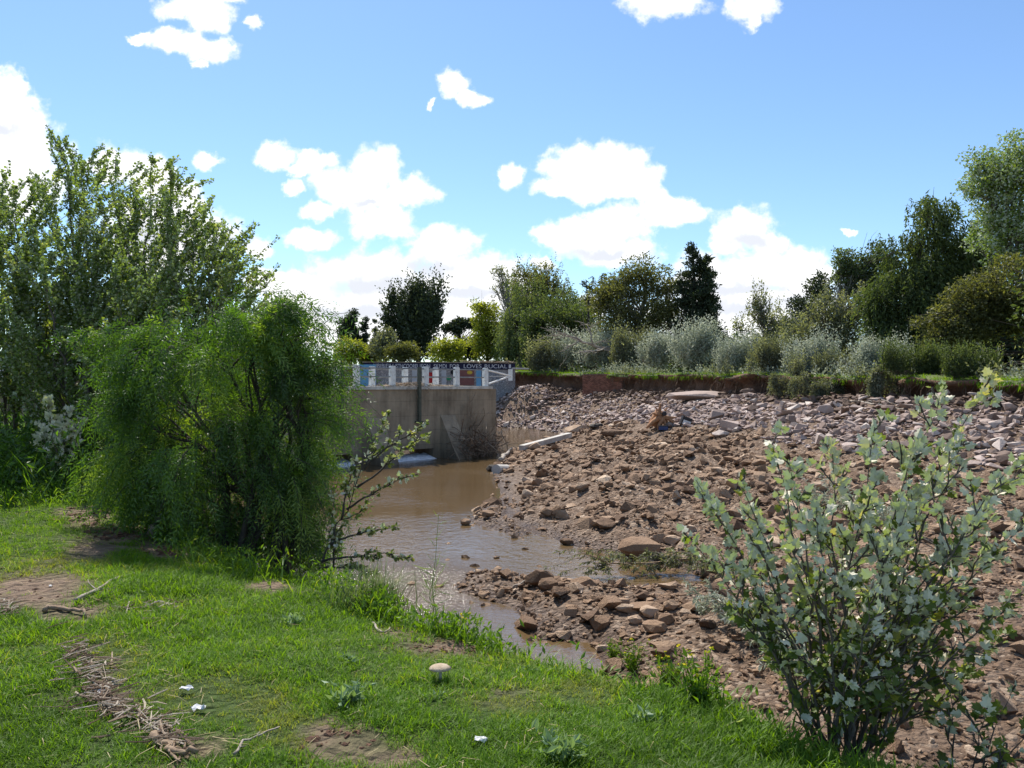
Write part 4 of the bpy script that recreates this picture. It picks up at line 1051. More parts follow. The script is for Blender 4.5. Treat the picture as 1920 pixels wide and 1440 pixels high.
for i, (lab, ub, D, tips, nl) in enumerate([
    ('tallest white poplar with a wind bent top', 175, 14.5, [(150, 252), (185, 285), (120, 330)], 9000),
    ('white poplar second in height, its tip bent over', 270, 14.0, [(316, 300), (240, 300), (285, 360)], 8500),
    ('poplar leaning out over the pepper tree crown', 320, 13.4, [(352, 340), (400, 420), (360, 400)], 8500),
    ('low slanting poplar whose shoots reach farthest over the weir', 370, 13.0, [(440, 412), (446, 468), (486, 492), (420, 530)], 8000),
    ('leafy poplar at the edge of the picture with pale tips', 30, 13.8, [(60, 325), (10, 350), (-40, 330)], 8500),
    ('bushy poplar filling the gap low down between the tall stems', 150, 12.6, [(100, 420), (210, 450), (50, 470)], 8000),
    ('dense low poplar next to the pepper tree', 260, 12.2, [(250, 480), (330, 500), (190, 520)], 7000),
    ('outermost poplar mostly outside the picture', -70, 13.0, [(-60, 380), (-120, 350)], 5000)]):
    poplar(lab, gbase(ub, D), [at(u - 34, v + 26, D + .4 * k) for k, (u, v) in enumerate(tips)], int(nl * 3.1), 200 + i, leaf=.056, group=G4, side=30, reach=.47, low=.02, wind=.4, r0=.036, bark='bark')

# ------------------------------------------------------------------ pepper tree over the water
rng = np.random.default_rng(300)
pb = gbase(455, 8.6)
pt = thing('pepper_tree', 'big bright green pepper tree with feathery drooping foliage above the water', 'tree', pb)
Dp = 9.0; s_ = Dp / F
PL = [(400, 655, 120, 70), (480, 620, 60, 50), (522, 690, 46, 62), (310, 665, 90, 55), (255, 715, 45, 45), (570, 750, 38, 64), (585, 810, 24, 54), (520, 780, 85, 110), (400, 790, 140, 120), (270, 790, 76, 90), (570, 840, 26, 50), (315, 900, 96, 84), (465, 900, 110, 96), (535, 890, 48, 84), (430, 985, 108, 62), (525, 990, 60, 62), (240, 860, 38, 56), (560, 632, 16, 22)]
w = np.array([a * b for _, _, a, b in PL], float); w /= w.sum()
nbough, nfr = 105, 2450
li = rng.choice(len(PL), nbough, p=w); Lb = np.array(PL, float)[li]
d = nrm(rng.normal(size=(nbough, 3))) * (rng.random((nbough, 1)) ** .35) * 1.08
Bx = np.stack([(Lb[:, 0] - 960) * s_ + d[:, 0] * Lb[:, 2] * s_, Dp + d[:, 1] * np.minimum(Lb[:, 2], 130) * s_ * 1.2 - (Lb[:, 0] - 400) * .0008, EYE - (Lb[:, 1] - 720) * s_ + d[:, 2] * Lb[:, 3] * s_], 1)
bi = rng.integers(0, nbough, nfr)
Sx = Bx[bi] + rng.normal(0, 1, (nfr, 3)) * rng.uniform(.05, .17, nbough)[bi][:, None] * [1.3, 1, .75]
bt = rng.normal(.46, .26, nbough)
bo = nrm(Bx - np.array([(410 - 960) * s_, Dp, EYE - .2])) * .5 + rng.normal(0, .3, (nbough, 3)) + [.1, 0, .1]
tr = MB()
fork = pb + np.array([.1, .2, .9])
tr.tube(curve(pb - [0, 0, .2], fork, 6, rng, .06), np.linspace(.09, .07, 6), 8)
limbs = []
for (u, v, ru, rv) in PL:
    e_ = np.array([(u - 960) * s_, Dp + rng.normal(0, .25), EYE - (v - 720) * s_]); p = curve(fork if rng.random() < .6 else pb + [.3 * rng.normal(), 0, .1], e_, 9, rng, .09, .10)
    tr.tube(p, np.linspace(.042, .01, 9), 6); limbs.append(p)
    for q in range(7):
        j = rng.integers(3, 9); e2 = e_ + rng.normal(0, .5, 3) * [ru * s_, .5, rv * s_]
        p2 = curve(p[j], e2, 6, rng, .1, .05); tr.tube(p2, np.linspace(.016, .005, 6), 4, cap=False); limbs.append(p2)
# strands that hang, each carrying compound leaves of narrow leaflets
cen = np.array([(420 - 960) * s_, Dp, EYE + .1])
out = nrm((Sx - cen) * [1, 1, .4]) ; out = out * .3 + bo[bi] * .75 + rng.normal(0, .22, (nfr, 3)); out[:, 0] += .12
ln_ = rng.uniform(.2, .6, nfr) * rng.uniform(.7, 1.3, nbough)[bi]
KL = 7; tt = np.linspace(.1, 1, KL)
SP = Sx[:, None] + out[:, None] * (tt ** .7)[None, :, None] * ln_[:, None, None] + np.array([0, 0, -1.])[None, None] * (tt ** 2)[None, :, None] * (ln_ * .75)[:, None, None]
SD = nrm(np.gradient(SP, axis=1))
for q in range(0, nfr, 3): tr.tube(SP[q][::2], [.005, .004, .003, .002], 3, cap=False)
for q in range(26):
    c_ = Bx[rng.integers(0, nbough)]; 
    if c_[2] > EYE + .1: tr.tube(curve(c_, c_ + rng.normal(0, .12, 3) + [.08, 0, rng.uniform(.15, .4)], 5, rng, .08), [.007, .006, .005, .004, .002], 3, cap=False)
tr.build('trunk', M['bark_dark'], pt, True, off=pb)
BP = SP.reshape(-1, 3); BA = SD.reshape(-1, 3) * .6 + rng.normal(0, .5, (len(BP), 3)) + [0.12, 0, -.35]; BA = nrm(BA)
nb = len(BP); BT = np.clip(np.repeat(bt[bi] + rng.normal(0, .1, nfr), KL) + rng.normal(0, .08, nb), 0, 1)
cl = rng.uniform(.13, .22, nb)                   # compound leaf length
fr = frames(BA, rng)
mb = MB()
for kq in range(4):
    f = (kq + .6) / 4
    for sd in (-1, 1):
        o = BP + BA * (cl * f)[:, None] + np.array([0, 0, -1.]) * (cl * f * f * .25)[:, None]
        A = fr[:, 0] * sd * .8 + BA * .75 + np.array([0, 0, -.2])
        L = cl * .40 * (1.1 - .3 * f) * rng.uniform(.8, 1.2, nb)
        add_leaves(mb, o, A, L, L * .17, rng, BT, up=fr[:, 2], roll=.35)
mb.build('crown', M['pepper_leaf'], pt, off=pb)

# ------------------------------------------------------------------ near white poplar with lobed leaves
_side = [(.30, .05), (.47, .27), (.27, .42), (.37, .66), (.16, .72)]
LB_V = np.array([(0, 0, 0), (0, .42, -.02), (0, 1, -.10)] + [(x, y, .16 * x) for x, y in _side] + [(-x, y, .16 * x) for x, y in _side], float)
LB_T = np.array([(0, 3, 1), (3, 4, 1), (4, 5, 1), (5, 6, 1), (6, 7, 1), (7, 2, 1), (8, 0, 1), (9, 8, 1), (10, 9, 1), (11, 10, 1), (12, 11, 1), (2, 12, 1)])
def lobed_bush(label, base, tips, n_leaf, seed, leaf, n_parts, white=.8, **kw):
    t, base, P, A, T_, rng = poplar(label, base, tips, n_leaf, seed, leaf=leaf, lobed=True, **kw)
    n = len(P); zt = P[:, 2] / max(p[2] - base[2] for p in map(np.asarray, tips))
    h = np.clip((zt - .30) / .32, 0, 1) * white
    up = (1 - h)[:, None] * np.array([[.1, -.35, 1.0]]) + h[:, None] * np.array([[.1, 1.0, .25]])
    A = nrm(A * [.9, .7, .9] + np.c_[np.zeros(n), np.zeros(n), .45 * h])
    R = frames(A, rng, .7, up)
    L = leaf * rng.uniform(.55, 1.25, n); S = np.stack([L * rng.uniform(.85, 1.1, n), L, L], 1)
    W = P + base
    u = 960 + W[:, 0] / W[:, 1] * F; v = 720 - (W[:, 2] - EYE) / W[:, 1] * F
    show = np.where((u > 0) & (u < 1915) & (v < 1435), L / W[:, 1] * (np.abs(R[:, 2, 1]) + .3) * (1.3 - .5 * (W[:, 1] - W[:, 1].min()) / np.ptp(W[:, 1])), 0)
    big = np.argsort(-show)[:n_parts]; rest = np.setdiff1d(np.arange(n), big)
    mb = MB(); mb.add(inst(LB_V, P[rest], R[rest], S[rest]), None, rep(LB_T, len(rest), len(LB_V)), tone=np.repeat(T_[rest], len(LB_V)))
    o = mb.build('foliage', M['poplar_near'], t)
    if n_parts: o['kind'] = 'stuff'
    meshes = []
    for q in range(6):
        me = bpy.data.meshes.new('leaf'); V = LB_V.copy(); V[:, 2] += .1 * V[:, 1] ** 2 * (q - 2.5) / 2.5; me.from_pydata(V.tolist(), [], LB_T.tolist())
        me.attributes.new('tone', 'FLOAT', 'POINT').data.foreach_set('value', np.full(len(V), (q + .5) / 6, np.float32)); me.materials.append(M['poplar_near']); meshes.append(me)
    from mathutils import Matrix
    for i in big:
        o = bpy.data.objects.new('leaf', meshes[min(5, int(T_[i] * 6))]); C.objects.link(o); o.parent = t
        m4 = np.eye(4); m4[:3, :3] = (R[i] * S[i][:, None]).T; m4[:3, 3] = P[i]
        o.matrix_local = Matrix(m4.tolist())
    return t
nb_ = gbase(1575, 3.95)
lobed_bush('tall white poplar bush with many silvery lobed leaves on the brink of the near bank', nb_,
           [at(u, v, D) for u, v, D in ((1855, 708, 4.2), (1768, 735, 4.3), (1640, 800, 4.0), (1560, 835, 4.2), (1445, 820, 4.3), (1382, 895, 4.2), (1305, 900, 4.3), (1285, 1000, 4.1), (1480, 870, 3.9), (1715, 825, 4.1), (1890, 880, 3.9), (1935, 965, 4.1), (1800, 820, 4.4),
                                        (1410, 1000, 4.0), (1340, 1040, 4.2), (1600, 930, 4.3), (1530, 950, 3.8), (1700, 950, 3.8), (1820, 1000, 4.0), (1490, 1090, 4.3), (1640, 1080, 3.7), (1770, 1120, 4.0), (1930, 1100, 4.2), (1850, 950, 4.5), (1960, 820, 4.4), (1880, 1190, 4.3), (1745, 880, 4.6), (1580, 1010, 4.6))],
           5000, 501, .052, 300, white=1.0, name='poplar_sapling', r0=.012, side=10, reach=.2, wind=.06, low=.25, bark='bark')
lobed_bush('low sprawling white poplar shoots beside the tall poplar bush', gbase(1800, 3.75), [at(u, v, D) for u, v, D in ((1900, 1290, 3.8), (1850, 1330, 3.6), (1950, 1340, 3.7), (1780, 1270, 3.9))], 190, 502, .055, 40, white=.3, name='poplar_sapling', r0=.008, side=6, reach=.3, wind=.05, bark='bark')
_sb = gbase(588, 8.0)
_tips = [(724, 776, 8.3), (795, 790, 8.2), (802, 816, 8.5), (778, 890, 8.1), (668, 860, 8.4), (745, 990, 8.0), (770, 1046, 7.8), (705, 1075, 7.7), (640, 985, 8.3)]
_st = [None, (684, 880, 8.2), (668, 915, 8.2), (650, 955, 8.15), (640, 975, 8.1), (620, 1020, 8.05), (606, 1052, 8.0), (600, 1066, 8.0), (604, 1055, 8.0)]
lobed_bush('slanting poplar sapling growing over the water beside the pepper tree', _sb, [at(*q) for q in _tips], 900, 503, .05, 60, white=.35, name='poplar_sapling', r0=.014, side=9, reach=.2, wind=.3, low=.25, bark='bark_dark', starts=[None if q is None else at(*q) for q in _st])
lobed_bush('small whitish poplar sapling at the foot of the tall poplars', gbase(112, 11.3), [at(u, v, 11.3 + k * .1) for k, (u, v) in enumerate(((88, 748), (126, 770), (70, 800), (152, 790), (100, 800)))], 800, 504, .085, 40, white=1.0, name='poplar_sapling', r0=.02, side=8, reach=.25, wind=.1, bark='bark')

# ------------------------------------------------------------------ grass of the near bank
BL_V = np.array([(-.5, 0, 0), (.5, 0, 0), (-.36, .55, .08), (.36, .55, .08), (0, 1, .34)], float); BL_T = np.array([(0, 1, 3), (0, 3, 2), (2, 3, 4)])
def blades(mb, P, H, Wd, lean, rng, tone, dirs=None):
    n = len(P); a = rng.uniform(0, 2 * math.pi, n)
    o = np.c_[np.cos(a), np.sin(a), np.zeros(n)] if dirs is None else dirs
    A = nrm(np.c_[o[:, :2] * lean[:, None], np.ones(n)])
    Z = nrm(o - A * (o * A).sum(1, keepdims=True)); X = np.cross(A, Z)
    R = np.stack([X, A, Z], 1)
    mb.add(inst(BL_V, P, R, np.stack([Wd, H, H], 1)), None, rep(BL_T, n, 5), tone=np.repeat(tone, 5))
rng = np.random.default_rng(600)
# one object: a few tufts of blades, set out over the lawn by its own node tree
NT, NB = 10, 26
tV, tT, tTone, tId = [], [], [], []
for q in range(NT):
    mb = MB(); r_ = np.sqrt(rng.random(NB)) * .055; a = rng.uniform(0, 2 * math.pi, NB)
    blades(mb, np.c_[r_ * np.cos(a), r_ * np.sin(a), np.full(NB, -.012)], rng.uniform(.4, 1.15, NB) * .074, rng.uniform(.0034, .0062, NB), rng.uniform(.15, 1.9, NB), rng, np.clip(rng.normal(.42, .16, NB), 0, 1))
    tV.append(np.concatenate(mb.V)); tT.append(np.concatenate(mb.T)); tTone.append(np.concatenate(mb.tn)); tId.append(np.full(len(tV[-1]), q))
nv = np.cumsum([0] + [len(v) for v in tV])
n = 60000
D = 2.4 + 13.4 * rng.random(n) ** 1.15; u = rng.uniform(-420, 2300, n)
x = (u - 960) / F * D; y = D
c = -sdp(x, y, CREST) + fbm(x * 1.3, y * 1.3, 3, 31) * .3
z = gz(x, y); b = bareness(x, y, z)
pat = fbm(x * 1.1, y * 1.1, 4, 88)
k = (c < .5) & (rng.random(n) < (1 - b * .985) * np.clip(1.05 + pat * 1.2, .35, 1))
x, y, z, c, pat, b = (q[k] for q in (x, y, z, c, pat, b)); n = len(x)
rim = np.clip((c + .45) / .6, 0, 1) * (rng.random(n) < .5)
sc_ = (.8 + .5 * rng.random(n) + np.clip(pat, -.25, .3) * 1.3) * (1 + rim * .9) * (1 - .45 * b) * (.92 + .045 * np.clip(y - 3, 0, 10))
pu, pv = 960 + x / y * F, 720 + (EYE - z) / y * F
dry = np.zeros(n)
for (cu, cv, ru, rv) in ((400, 1310, 170, 60), (520, 1390, 150, 45), (120, 1045, 120, 32), (215, 1250, 60, 60), (930, 1330, 90, 25), (1120, 1300, 120, 25), (330, 1050, 70, 25)):
    dry = np.maximum(dry, np.clip(1.2 - np.hypot((pu - cu) / ru, (pv - cv) / rv) - fbm(x * 3, y * 3, 3, 45) * 1.2, 0, 1))
sc_ = sc_ * (1 - .5 * dry)
itone = np.clip(fbm(x * .9 + 7, y * .9, 3, 90) * 1.3 + fbm(x * 4, y * 4, 2, 91) * .5, -.42, .42) + b * .4 + dry * (.3 + .45 * rng.random(n))
Vall = np.concatenate(tV + [np.c_[x, y, z]])
gr = build('grass', Vall, None, np.concatenate([t_ + o_ for t_, o_ in zip(tT, nv)]), M['grass'], None, np.concatenate(tTone + [np.zeros(n)]))
me = gr.data
def vattr(nm, ty, first, rest, key='value'):
    at_ = me.attributes.new(nm, ty, 'POINT'); at_.data.foreach_set(key, np.concatenate([first, rest]).ravel())
N0 = nv[-1]
vattr('tuft', 'INT', np.concatenate(tId).astype(np.int32), np.full(n, -1, np.int32))
vattr('size', 'FLOAT', np.ones(N0, np.float32), sc_.astype(np.float32))
vattr('itone', 'FLOAT', np.zeros(N0, np.float32), itone.astype(np.float32))
rt = np.c_[rng.normal(0, .16, n), rng.normal(0, .16, n), rng.uniform(0, 6.28, n)].astype(np.float32)
vattr('turn', 'FLOAT_VECTOR', np.zeros((N0, 3), np.float32), rt, 'vector')
vattr('pick', 'INT', np.zeros(N0, np.int32), rng.integers(0, NT, n).astype(np.int32))
g = bpy.data.node_groups.new('grass_tufts', 'GeometryNodeTree')
g.interface.new_socket('Geometry', in_out='INPUT', socket_type='NodeSocketGeometry'); g.interface.new_socket('Geometry', in_out='OUTPUT', socket_type='NodeSocketGeometry')
gi, go_ = g.nodes.new('NodeGroupInput'), g.nodes.new('NodeGroupOutput')
def gattr(nm, ty):
    q = g.nodes.new('GeometryNodeInputNamedAttribute'); q.data_type = ty; q.inputs['Name'].default_value = nm; return q.outputs['Attribute']
cmp_ = g.nodes.new('FunctionNodeCompare'); cmp_.data_type = 'INT'; cmp_.operation = 'GREATER_EQUAL'
g.links.new(gattr('tuft', 'INT'), cmp_.inputs[2]); cmp_.inputs[3].default_value = 0
sepg = g.nodes.new('GeometryNodeSeparateGeometry'); g.links.new(gi.outputs[0], sepg.inputs[0]); g.links.new(cmp_.outputs[0], sepg.inputs[1])
spl = g.nodes.new('GeometryNodeSplitToInstances'); g.links.new(sepg.outputs[0], spl.inputs['Geometry']); g.links.new(gattr('tuft', 'INT'), spl.inputs['Group ID'])
iop = g.nodes.new('GeometryNodeInstanceOnPoints'); g.links.new(sepg.outputs[1], iop.inputs['Points']); g.links.new(spl.outputs[0], iop.inputs['Instance'])
iop.inputs['Pick Instance'].default_value = True; g.links.new(gattr('pick', 'INT'), iop.inputs['Instance Index'])
e2r = g.nodes.new('FunctionNodeEulerToRotation'); g.links.new(gattr('turn', 'FLOAT_VECTOR'), e2r.inputs[0]); g.links.new(e2r.outputs[0], iop.inputs['Rotation'])
g.links.new(gattr('size', 'FLOAT'), iop.inputs['Scale']); g.links.new(iop.outputs[0], go_.inputs[0])
gr.modifiers.new('tufts', 'NODES').node_group = g
tag(gr, 'short bright green grass of the near bank', None, None, 'stuff')
# dry straws lying among it
n = 5200; D = rng.uniform(2.6, 10, n); u = rng.uniform(-100, 2000, n); x = (u - 960) / F * D; y = D; c = -sdp(x, y, CREST); z = gz(x, y)
lit = np.exp(-((u - (150 + (720 + 1.6 / D * F - 1150) * .75)) / 90) ** 2) + .18 + .5 * (fbm(x * 2, y * 2, 3, 17) > .12)
k = (c < .1) & (rng.random(n) < lit); x, y, z = x[k], y[k], z[k]; n = len(x)
mb = MB(); blades(mb, np.c_[x, y, z + .012 + rng.random(n) * .03], rng.uniform(.04, .16, n), rng.uniform(.002, .0045, n), rng.uniform(4, 20, n), rng, rng.random(n))
tag(mb.build('straw', M['straw']), 'scattered dry straws lying in the grass', None, None, 'stuff')

# undergrowth of weeds on the slope and under the poplars
def undergrowth(name, label, pts, n, h, L, m_, seed, spread):
    rng = np.random.default_rng(seed); mb = MB()
    pts = np.asarray(pts, float); i = rng.integers(0, len(pts), n)
    x = pts[i, 0] + rng.normal(0, spread, n); y = pts[i, 1] + rng.normal(0, spread, n); z = gz(x, y)
    f = rng.random(n) ** 1.3; hh = h * np.clip(.5 + 1.2 * vnoise(x * 2.2, y * 2.2, seed), .3, 1.5)
    P = np.c_[x, y, z + f * hh]; A = rng.normal(0, .7, (n, 3)) + [0, 0, .5]
    l = L * rng.uniform(.5, 1.4, n); add_leaves(mb, P, A, l, l * .36, rng, np.clip(rng.normal(.42, .22, n), 0, 1))
    nbld = n // 3; j = rng.integers(0, n, nbld)
    blades(mb, np.c_[x[j], y[j], z[j]], hh[j] * rng.uniform(.5, 1.3, nbld), np.full(nbld, .006 + .0006 * y[j].mean()), rng.uniform(.1, .9, nbld), rng, np.clip(rng.normal(.5, .25, nbld), 0, 1))
    tag(mb.build(name, M[m_]), label, None, None, 'stuff')
undergrowth('undergrowth', 'dark weeds and tall grass under the poplars', [(q[0], q[1]) for q in (gbase(u, D) for u in range(-120, 330, 30) for D in (11.5, 12.5, 13.5, 15, 17))], 16000, .75, .12, 'pepper_leaf', 701, .5)
undergrowth('undergrowth', 'yellowish weeds on the slope below the pepper tree', [(-7.2, 13.3), (-6.2, 12), (-5.4, 11), (-4.8, 10.2), (-4.2, 9.4), (-3.7, 8.9), (-3.2, 8.4), (-2.8, 8.0), (-2.4, 7.7), (-2.1, 7.4)], 7000, .2, .045, 'weed', 702, .33)
undergrowth('undergrowth', 'pale leafy ground cover at the far end of the lawn', [(q[0], q[1]) for q in (gbase(u, D) for u in (-40, 0, 40, 80, 110) for D in (10.5, 11.5, 12.3))], 5200, .2, .06, 'weed', 703, .5)
undergrowth('undergrowth', 'fresh green weeds fringing the brink of the near bank', [(-1.35, 6.35), (-.9, 5.8), (-.45, 5.45), (-.1, 5.2), (.35, 5.05), (.7, 4.85), (.95, 4.7), (1.2, 4.45), (1.45, 4.1)], 7000, .2, .05, 'weed', 704, .15)

# low scrub creeping over the far turf and its brink
rng = np.random.default_rng(710)
vi = np.nonzero((EC[:, 1] > 14) & (EC[:, 0] > 2))[0]
for nm, lb_, mt, off, ns_ in (('scrub', 'low silvery scrub creeping along the brink of the far bank', 'silver_leaf', .02, 2600), ('scrub', 'dull grey green scrub tangled along the brink of the far bank', 'grey_leaf', .5, 2600)):
    i = rng.choice(vi, ns_); d = -np.abs(rng.normal(0, 1.3, ns_)) + .15; w_ = fbm(EC[i, 0] * .55 + off * 9, EC[i, 1] * .55, 3, 71) + .06
    k = w_ > rng.random(ns_) * .12; i, d, w_ = i[k], d[k], w_[k]; q = len(i); hh = (.25 + 3.2 * w_) * rng.uniform(.4, 1.1, q)
    P0 = np.c_[EC[i, :2] + nrv[i] * d[:, None] + rng.normal(0, .15, (q, 2)), EC[i, 2] - .05]; up = nrm(np.c_[nrv[i] * .25 + rng.normal(0, .35, (q, 2)), np.ones(q)]); tt = np.linspace(.1, 1, 7)
    P = (P0[:, None] + up[:, None] * tt[None, :, None] * hh[:, None, None]).reshape(-1, 3); A = np.repeat(up, 7, 0) * .6 + rng.normal(0, .6, (q * 7, 3)); L = rng.uniform(.08, .2, q * 7)
    mb = MB(); add_leaves(mb, P, A, L, L * .45, rng, np.clip(np.repeat(rng.normal(.4, .22, q), 7) + rng.normal(0, .1, q * 7), 0, 1)); tag(mb.build(nm, M[mt]), lb_, None, None, 'stuff')

# single plants
def stem_weed(label, u, v, h, ns, seed, m_='weed', flowers=0, leaf=.05, narrow=.3, cat='weed', name='weed', spread=.35, bend=.1):
    rng = np.random.default_rng(seed); p0 = hit(u, v); t = thing(name, label, cat, p0); sm, lm, fm = MB(), MB(), MB()
    for q in range(ns):
        tip = np.array([rng.normal(bend, spread), rng.normal(0, spread), 1.0]) * h * rng.uniform(.65, 1.1)
        p = curve(rng.normal(0, .02, 3) * [1, 1, 0], tip, 7, rng, .06); sm.tube(p, np.linspace(.0035, .0012, 7), 4, cap=False)
        m = int(14 * h / .35) + 5; f = rng.uniform(.08, 1, m); P = np.stack([np.interp(f, np.linspace(0, 1, 7), p[:, k]) for k in range(3)], 1)
        A = rng.normal(0, .7, (m, 3)) + [0, 0, .45]; L = leaf * rng.uniform(.6, 1.3, m) * (1.25 - .6 * f); add_leaves(lm, P, A, L, L * narrow, rng, np.clip(rng.normal(.5, .2, m), 0, 1))
        if q < flowers:
            fm = MB()
            for e in range(5):
                a = e * 2 * math.pi / 5; add_leaves(fm, (tip + rng.normal(0, .004, 3))[None], np.array([[math.cos(a), math.sin(a), .35]]), np.array([.016]), np.array([.013]), rng)
            fm.build('flower', M['flower'], t)
    sm.build('stem', M['weed'], t); lm.build('foliage', M[m_], t)
    return t
for i, (lab, u, v, h, ns, fl) in enumerate([
    ('yellow flowered weed clump nearest the flat stones', 1185, 1262, .34, 24, 9), ('dense yellow flowered weed clump beside the poplar bush', 1255, 1290, .34, 28, 12), ('third yellow flowered weed clump, shorter, at the poplar bush stems', 1310, 1320, .26, 20, 8),
    ('leafy weed without flowers at the muddy pool', 1150, 1240, .26, 16, 0), ('low yellow flowered weed on the bare brink', 862, 1196, .17, 9, 4), ('thin yellow flowered weed over the stream edge', 935, 1222, .2, 6, 3), ('upright green weed beside the reed like stalk', 770, 1172, .2, 7, 0)]):
    stem_weed(lab, u, v, h, ns, 800 + i, flowers=fl)
stem_weed('tall reed like weed with thin feathery leaves standing before the water', 815, 1186, .78, 2, 820, leaf=.17, narrow=.035, spread=.04, bend=.02)
for i, (lab, u, v) in enumerate([('pale rosette weed in the middle of the lawn', 548, 1175), ('pale rosette weed near the bare brink', 660, 1243), ('pale rosette weed closest to the small white scrap', 655, 1322), ('pale rosette weed beside the tan mushroom', 992, 1262), ('pale rosette weed in front of the flowered clumps', 1205, 1355), ('pale rosette weed nearest to the camera', 1050, 1425), ('pale rosette weed under the mushroom', 815, 1315)]):
    stem_weed(lab, u, v, (.07, .05, .08, .045, .06, .09, .04)[i], (9, 6, 11, 5, 8, 12, 6)[i], 840 + i, 'weed_pale', 0, (.06, .045, .065, .04, .05, .07, .04)[i], .38, spread=.9, bend=0, name='rosette_weed')
rng = np.random.default_rng(650)
p0 = hit(690, 1145); t = thing('grass_tussock', 'tall arching grey green grass tussock at the water edge of the lawn', 'grass tussock', p0); mb = MB()
for q in range(360):
    a = rng.uniform(0, 2 * math.pi); h = rng.uniform(.2, .5); o = np.array([math.cos(a), math.sin(a) * .7, 0]) * rng.uniform(.15, .9) + [.25, 0, 0]; tt = np.linspace(0, 1, 5)[:, None]
    p = rng.normal(0, .1, 3) * [1.4, .6, 0] + o * h * tt ** 1.5 + np.array([0, 0, 1]) * h * (tt - .45 * tt ** 2.4 * np.linalg.norm(o)); w_ = np.linspace(.005, .001, 5)[:, None] * nrm(np.array([-o[1], o[0], 0]) + 1e-4)
    mb.add(np.concatenate([p - w_, p + w_]), [(k, k + 1, 5 + k + 1, 5 + k) for k in range(4)], tone=np.clip(rng.normal(.5, .22), 0, 1))
mb.build('blade_tuft', M['tussock'], t)

# fringe of turf and hanging roots along the far scarp
rng = np.random.default_rng(660)
vis = np.nonzero((EC[:, 1] > 14) & (EC[:, 0] > .5))[0]
n = 13000; i = rng.choice(vis, n); d = np.where(rng.random(n) < .5, rng.uniform(-.25, .14, n), -rng.random(n) ** 2 * 5); P = np.c_[EC[i, :2] + nrv[i] * d[:, None] + rng.normal(0, .15, (n, 2)), EC[i, 2] + .02 + np.clip(-d, 0, 3) * .02]
mb = MB(); dirs = np.c_[nrv[i] + rng.normal(0, .5, (n, 2)), np.zeros(n)]; Hh = rng.uniform(.06, .24, n); blades(mb, P, Hh, np.full(n, .022), rng.uniform(.1, 1.6, n), rng, np.clip(rng.normal(.5, .25, n), 0, 1), nrm(dirs))
n = 6000; i = rng.choice(vis, n); hang = fbm(EC[i, 0] * .8, EC[i, 1] * .8, 3, 66) + rng.normal(0, .1, n); kk = hang > -.02; i = i[kk]; n = len(i)
P = np.c_[EC[i, :2] + nrv[i] * rng.uniform(.05, .2, (n, 1)) + rng.normal(0, .12, (n, 2)), EC[i, 2] - .04]
A = np.c_[nrv[i] * .25 + rng.normal(0, .2, (n, 2)), -np.ones(n)]; L = rng.uniform(.08, .38, n); add_leaves(mb, P, A, L, np.full(n, .04), rng, np.clip(rng.normal(.25, .3, n), 0, 1))
tag(mb.build('turf_fringe', M['grass']), 'ragged fringe of grass along the edge of the far scarp', None, None, 'stuff')
mb = MB()
for q in range(420):
    i = rng.choice(vis); p0 = np.r_[EC[i, :2] + nrv[i] * .1, EC[i, 2] - .15]; l = rng.uniform(.3, 1.1); e_ = p0 + np.r_[nrv[i] * rng.uniform(-.1, .35) + rng.normal(0, .25, 2), -l]
    mb.tube(curve(p0, e_, 5, rng, .12), np.linspace(.016, .005, 5), 3, tone=rng.random() * .45 - .1, cap=False)
tag(mb.build('roots', M['driftwood']), 'dangling roots under the turf of the far scarp', None, None, 'stuff')

# ------------------------------------------------------------------ boulders that stand out
def boulder(label, u, v, wpx, seed, mat='stone_bar_one', flat=.65, elong=1.25, sink=.2, name='boulder'):
    p = hit(u, v); s = wpx / F * p[1]; V, T = hull(seed, 34, flat, elong); V = V * s
    rz = np.random.default_rng(seed).uniform(-.5, .5); c_, s_n = math.cos(rz), math.sin(rz); V = V @ np.array([[c_, s_n, 0], [-s_n, c_, 0], [0, 0, 1]])
    V[:, 2] += s * flat * (.5 - sink)
    o = build(name, V, None, T, M[mat], None, None, False, p); return tag(o, label, 'boulder')
for i, (lab, u, v, w_, fl) in enumerate([
    ('big tan boulder with a sloping top at the water edge', 1200, 1042, 76, .62), ('boulder standing alone in the stream with a muddy crest', 1012, 1096, 48, .75), ('dark round boulder leftmost in the clump by the flattened branch', 1190, 1170, 26, .85),
    ('upper boulder of the clump by the flattened branch', 1215, 1156, 36, .75), ('front boulder of the clump by the flattened branch', 1228, 1184, 42, .7), ('boulder at the outer end of the clump by the flattened branch', 1250, 1170, 34, .72), ('tan boulder above the clump at the stream edge', 1205, 1124, 26, .8),
    ('upright boulder behind the clump', 1258, 1142, 28, .85), ('boulder in the middle of the stony spit', 1162, 1136, 32, .62), ('long boulder lying like a log beside the flattened branch', 1308, 1142, 56, .42), ('brown boulder at the outer corner of the small islet', 872, 985, 20, .8), ('boulder in the middle of the small islet', 915, 968, 26, .6),
    ('muddy boulder at the end of the white beam', 1000, 843, 26, .75), ('second muddy boulder at the white beam', 1012, 853, 20, .8), ('dark slab boulder where the white beam meets the bar', 1082, 815, 46, .5), ('pale flat boulder behind the white beam', 1150, 818, 44, .4), ('ochre boulder alone in the middle of the bar', 1100, 893, 20, .85),
    ('pointed boulder on the lower edge of the bar', 1025, 967, 22, .95), ('round boulder low on the bar above the pool', 1062, 1022, 24, .7), ('broad crusty boulder low on the bar', 1135, 990, 40, .6), ('rough dark clod on the smooth mud', 1262, 1020, 32, .65), ('muddy boulder past the smooth mud', 1260, 1052, 34, .6)]):
    boulder(lab, u, v, w_, 900 + i, flat=fl)
boulder('long pale rock ledge on top of the broken stone', 1312, 752, 110, 940, 'stone_rip_one', .2, 1.3, .1)
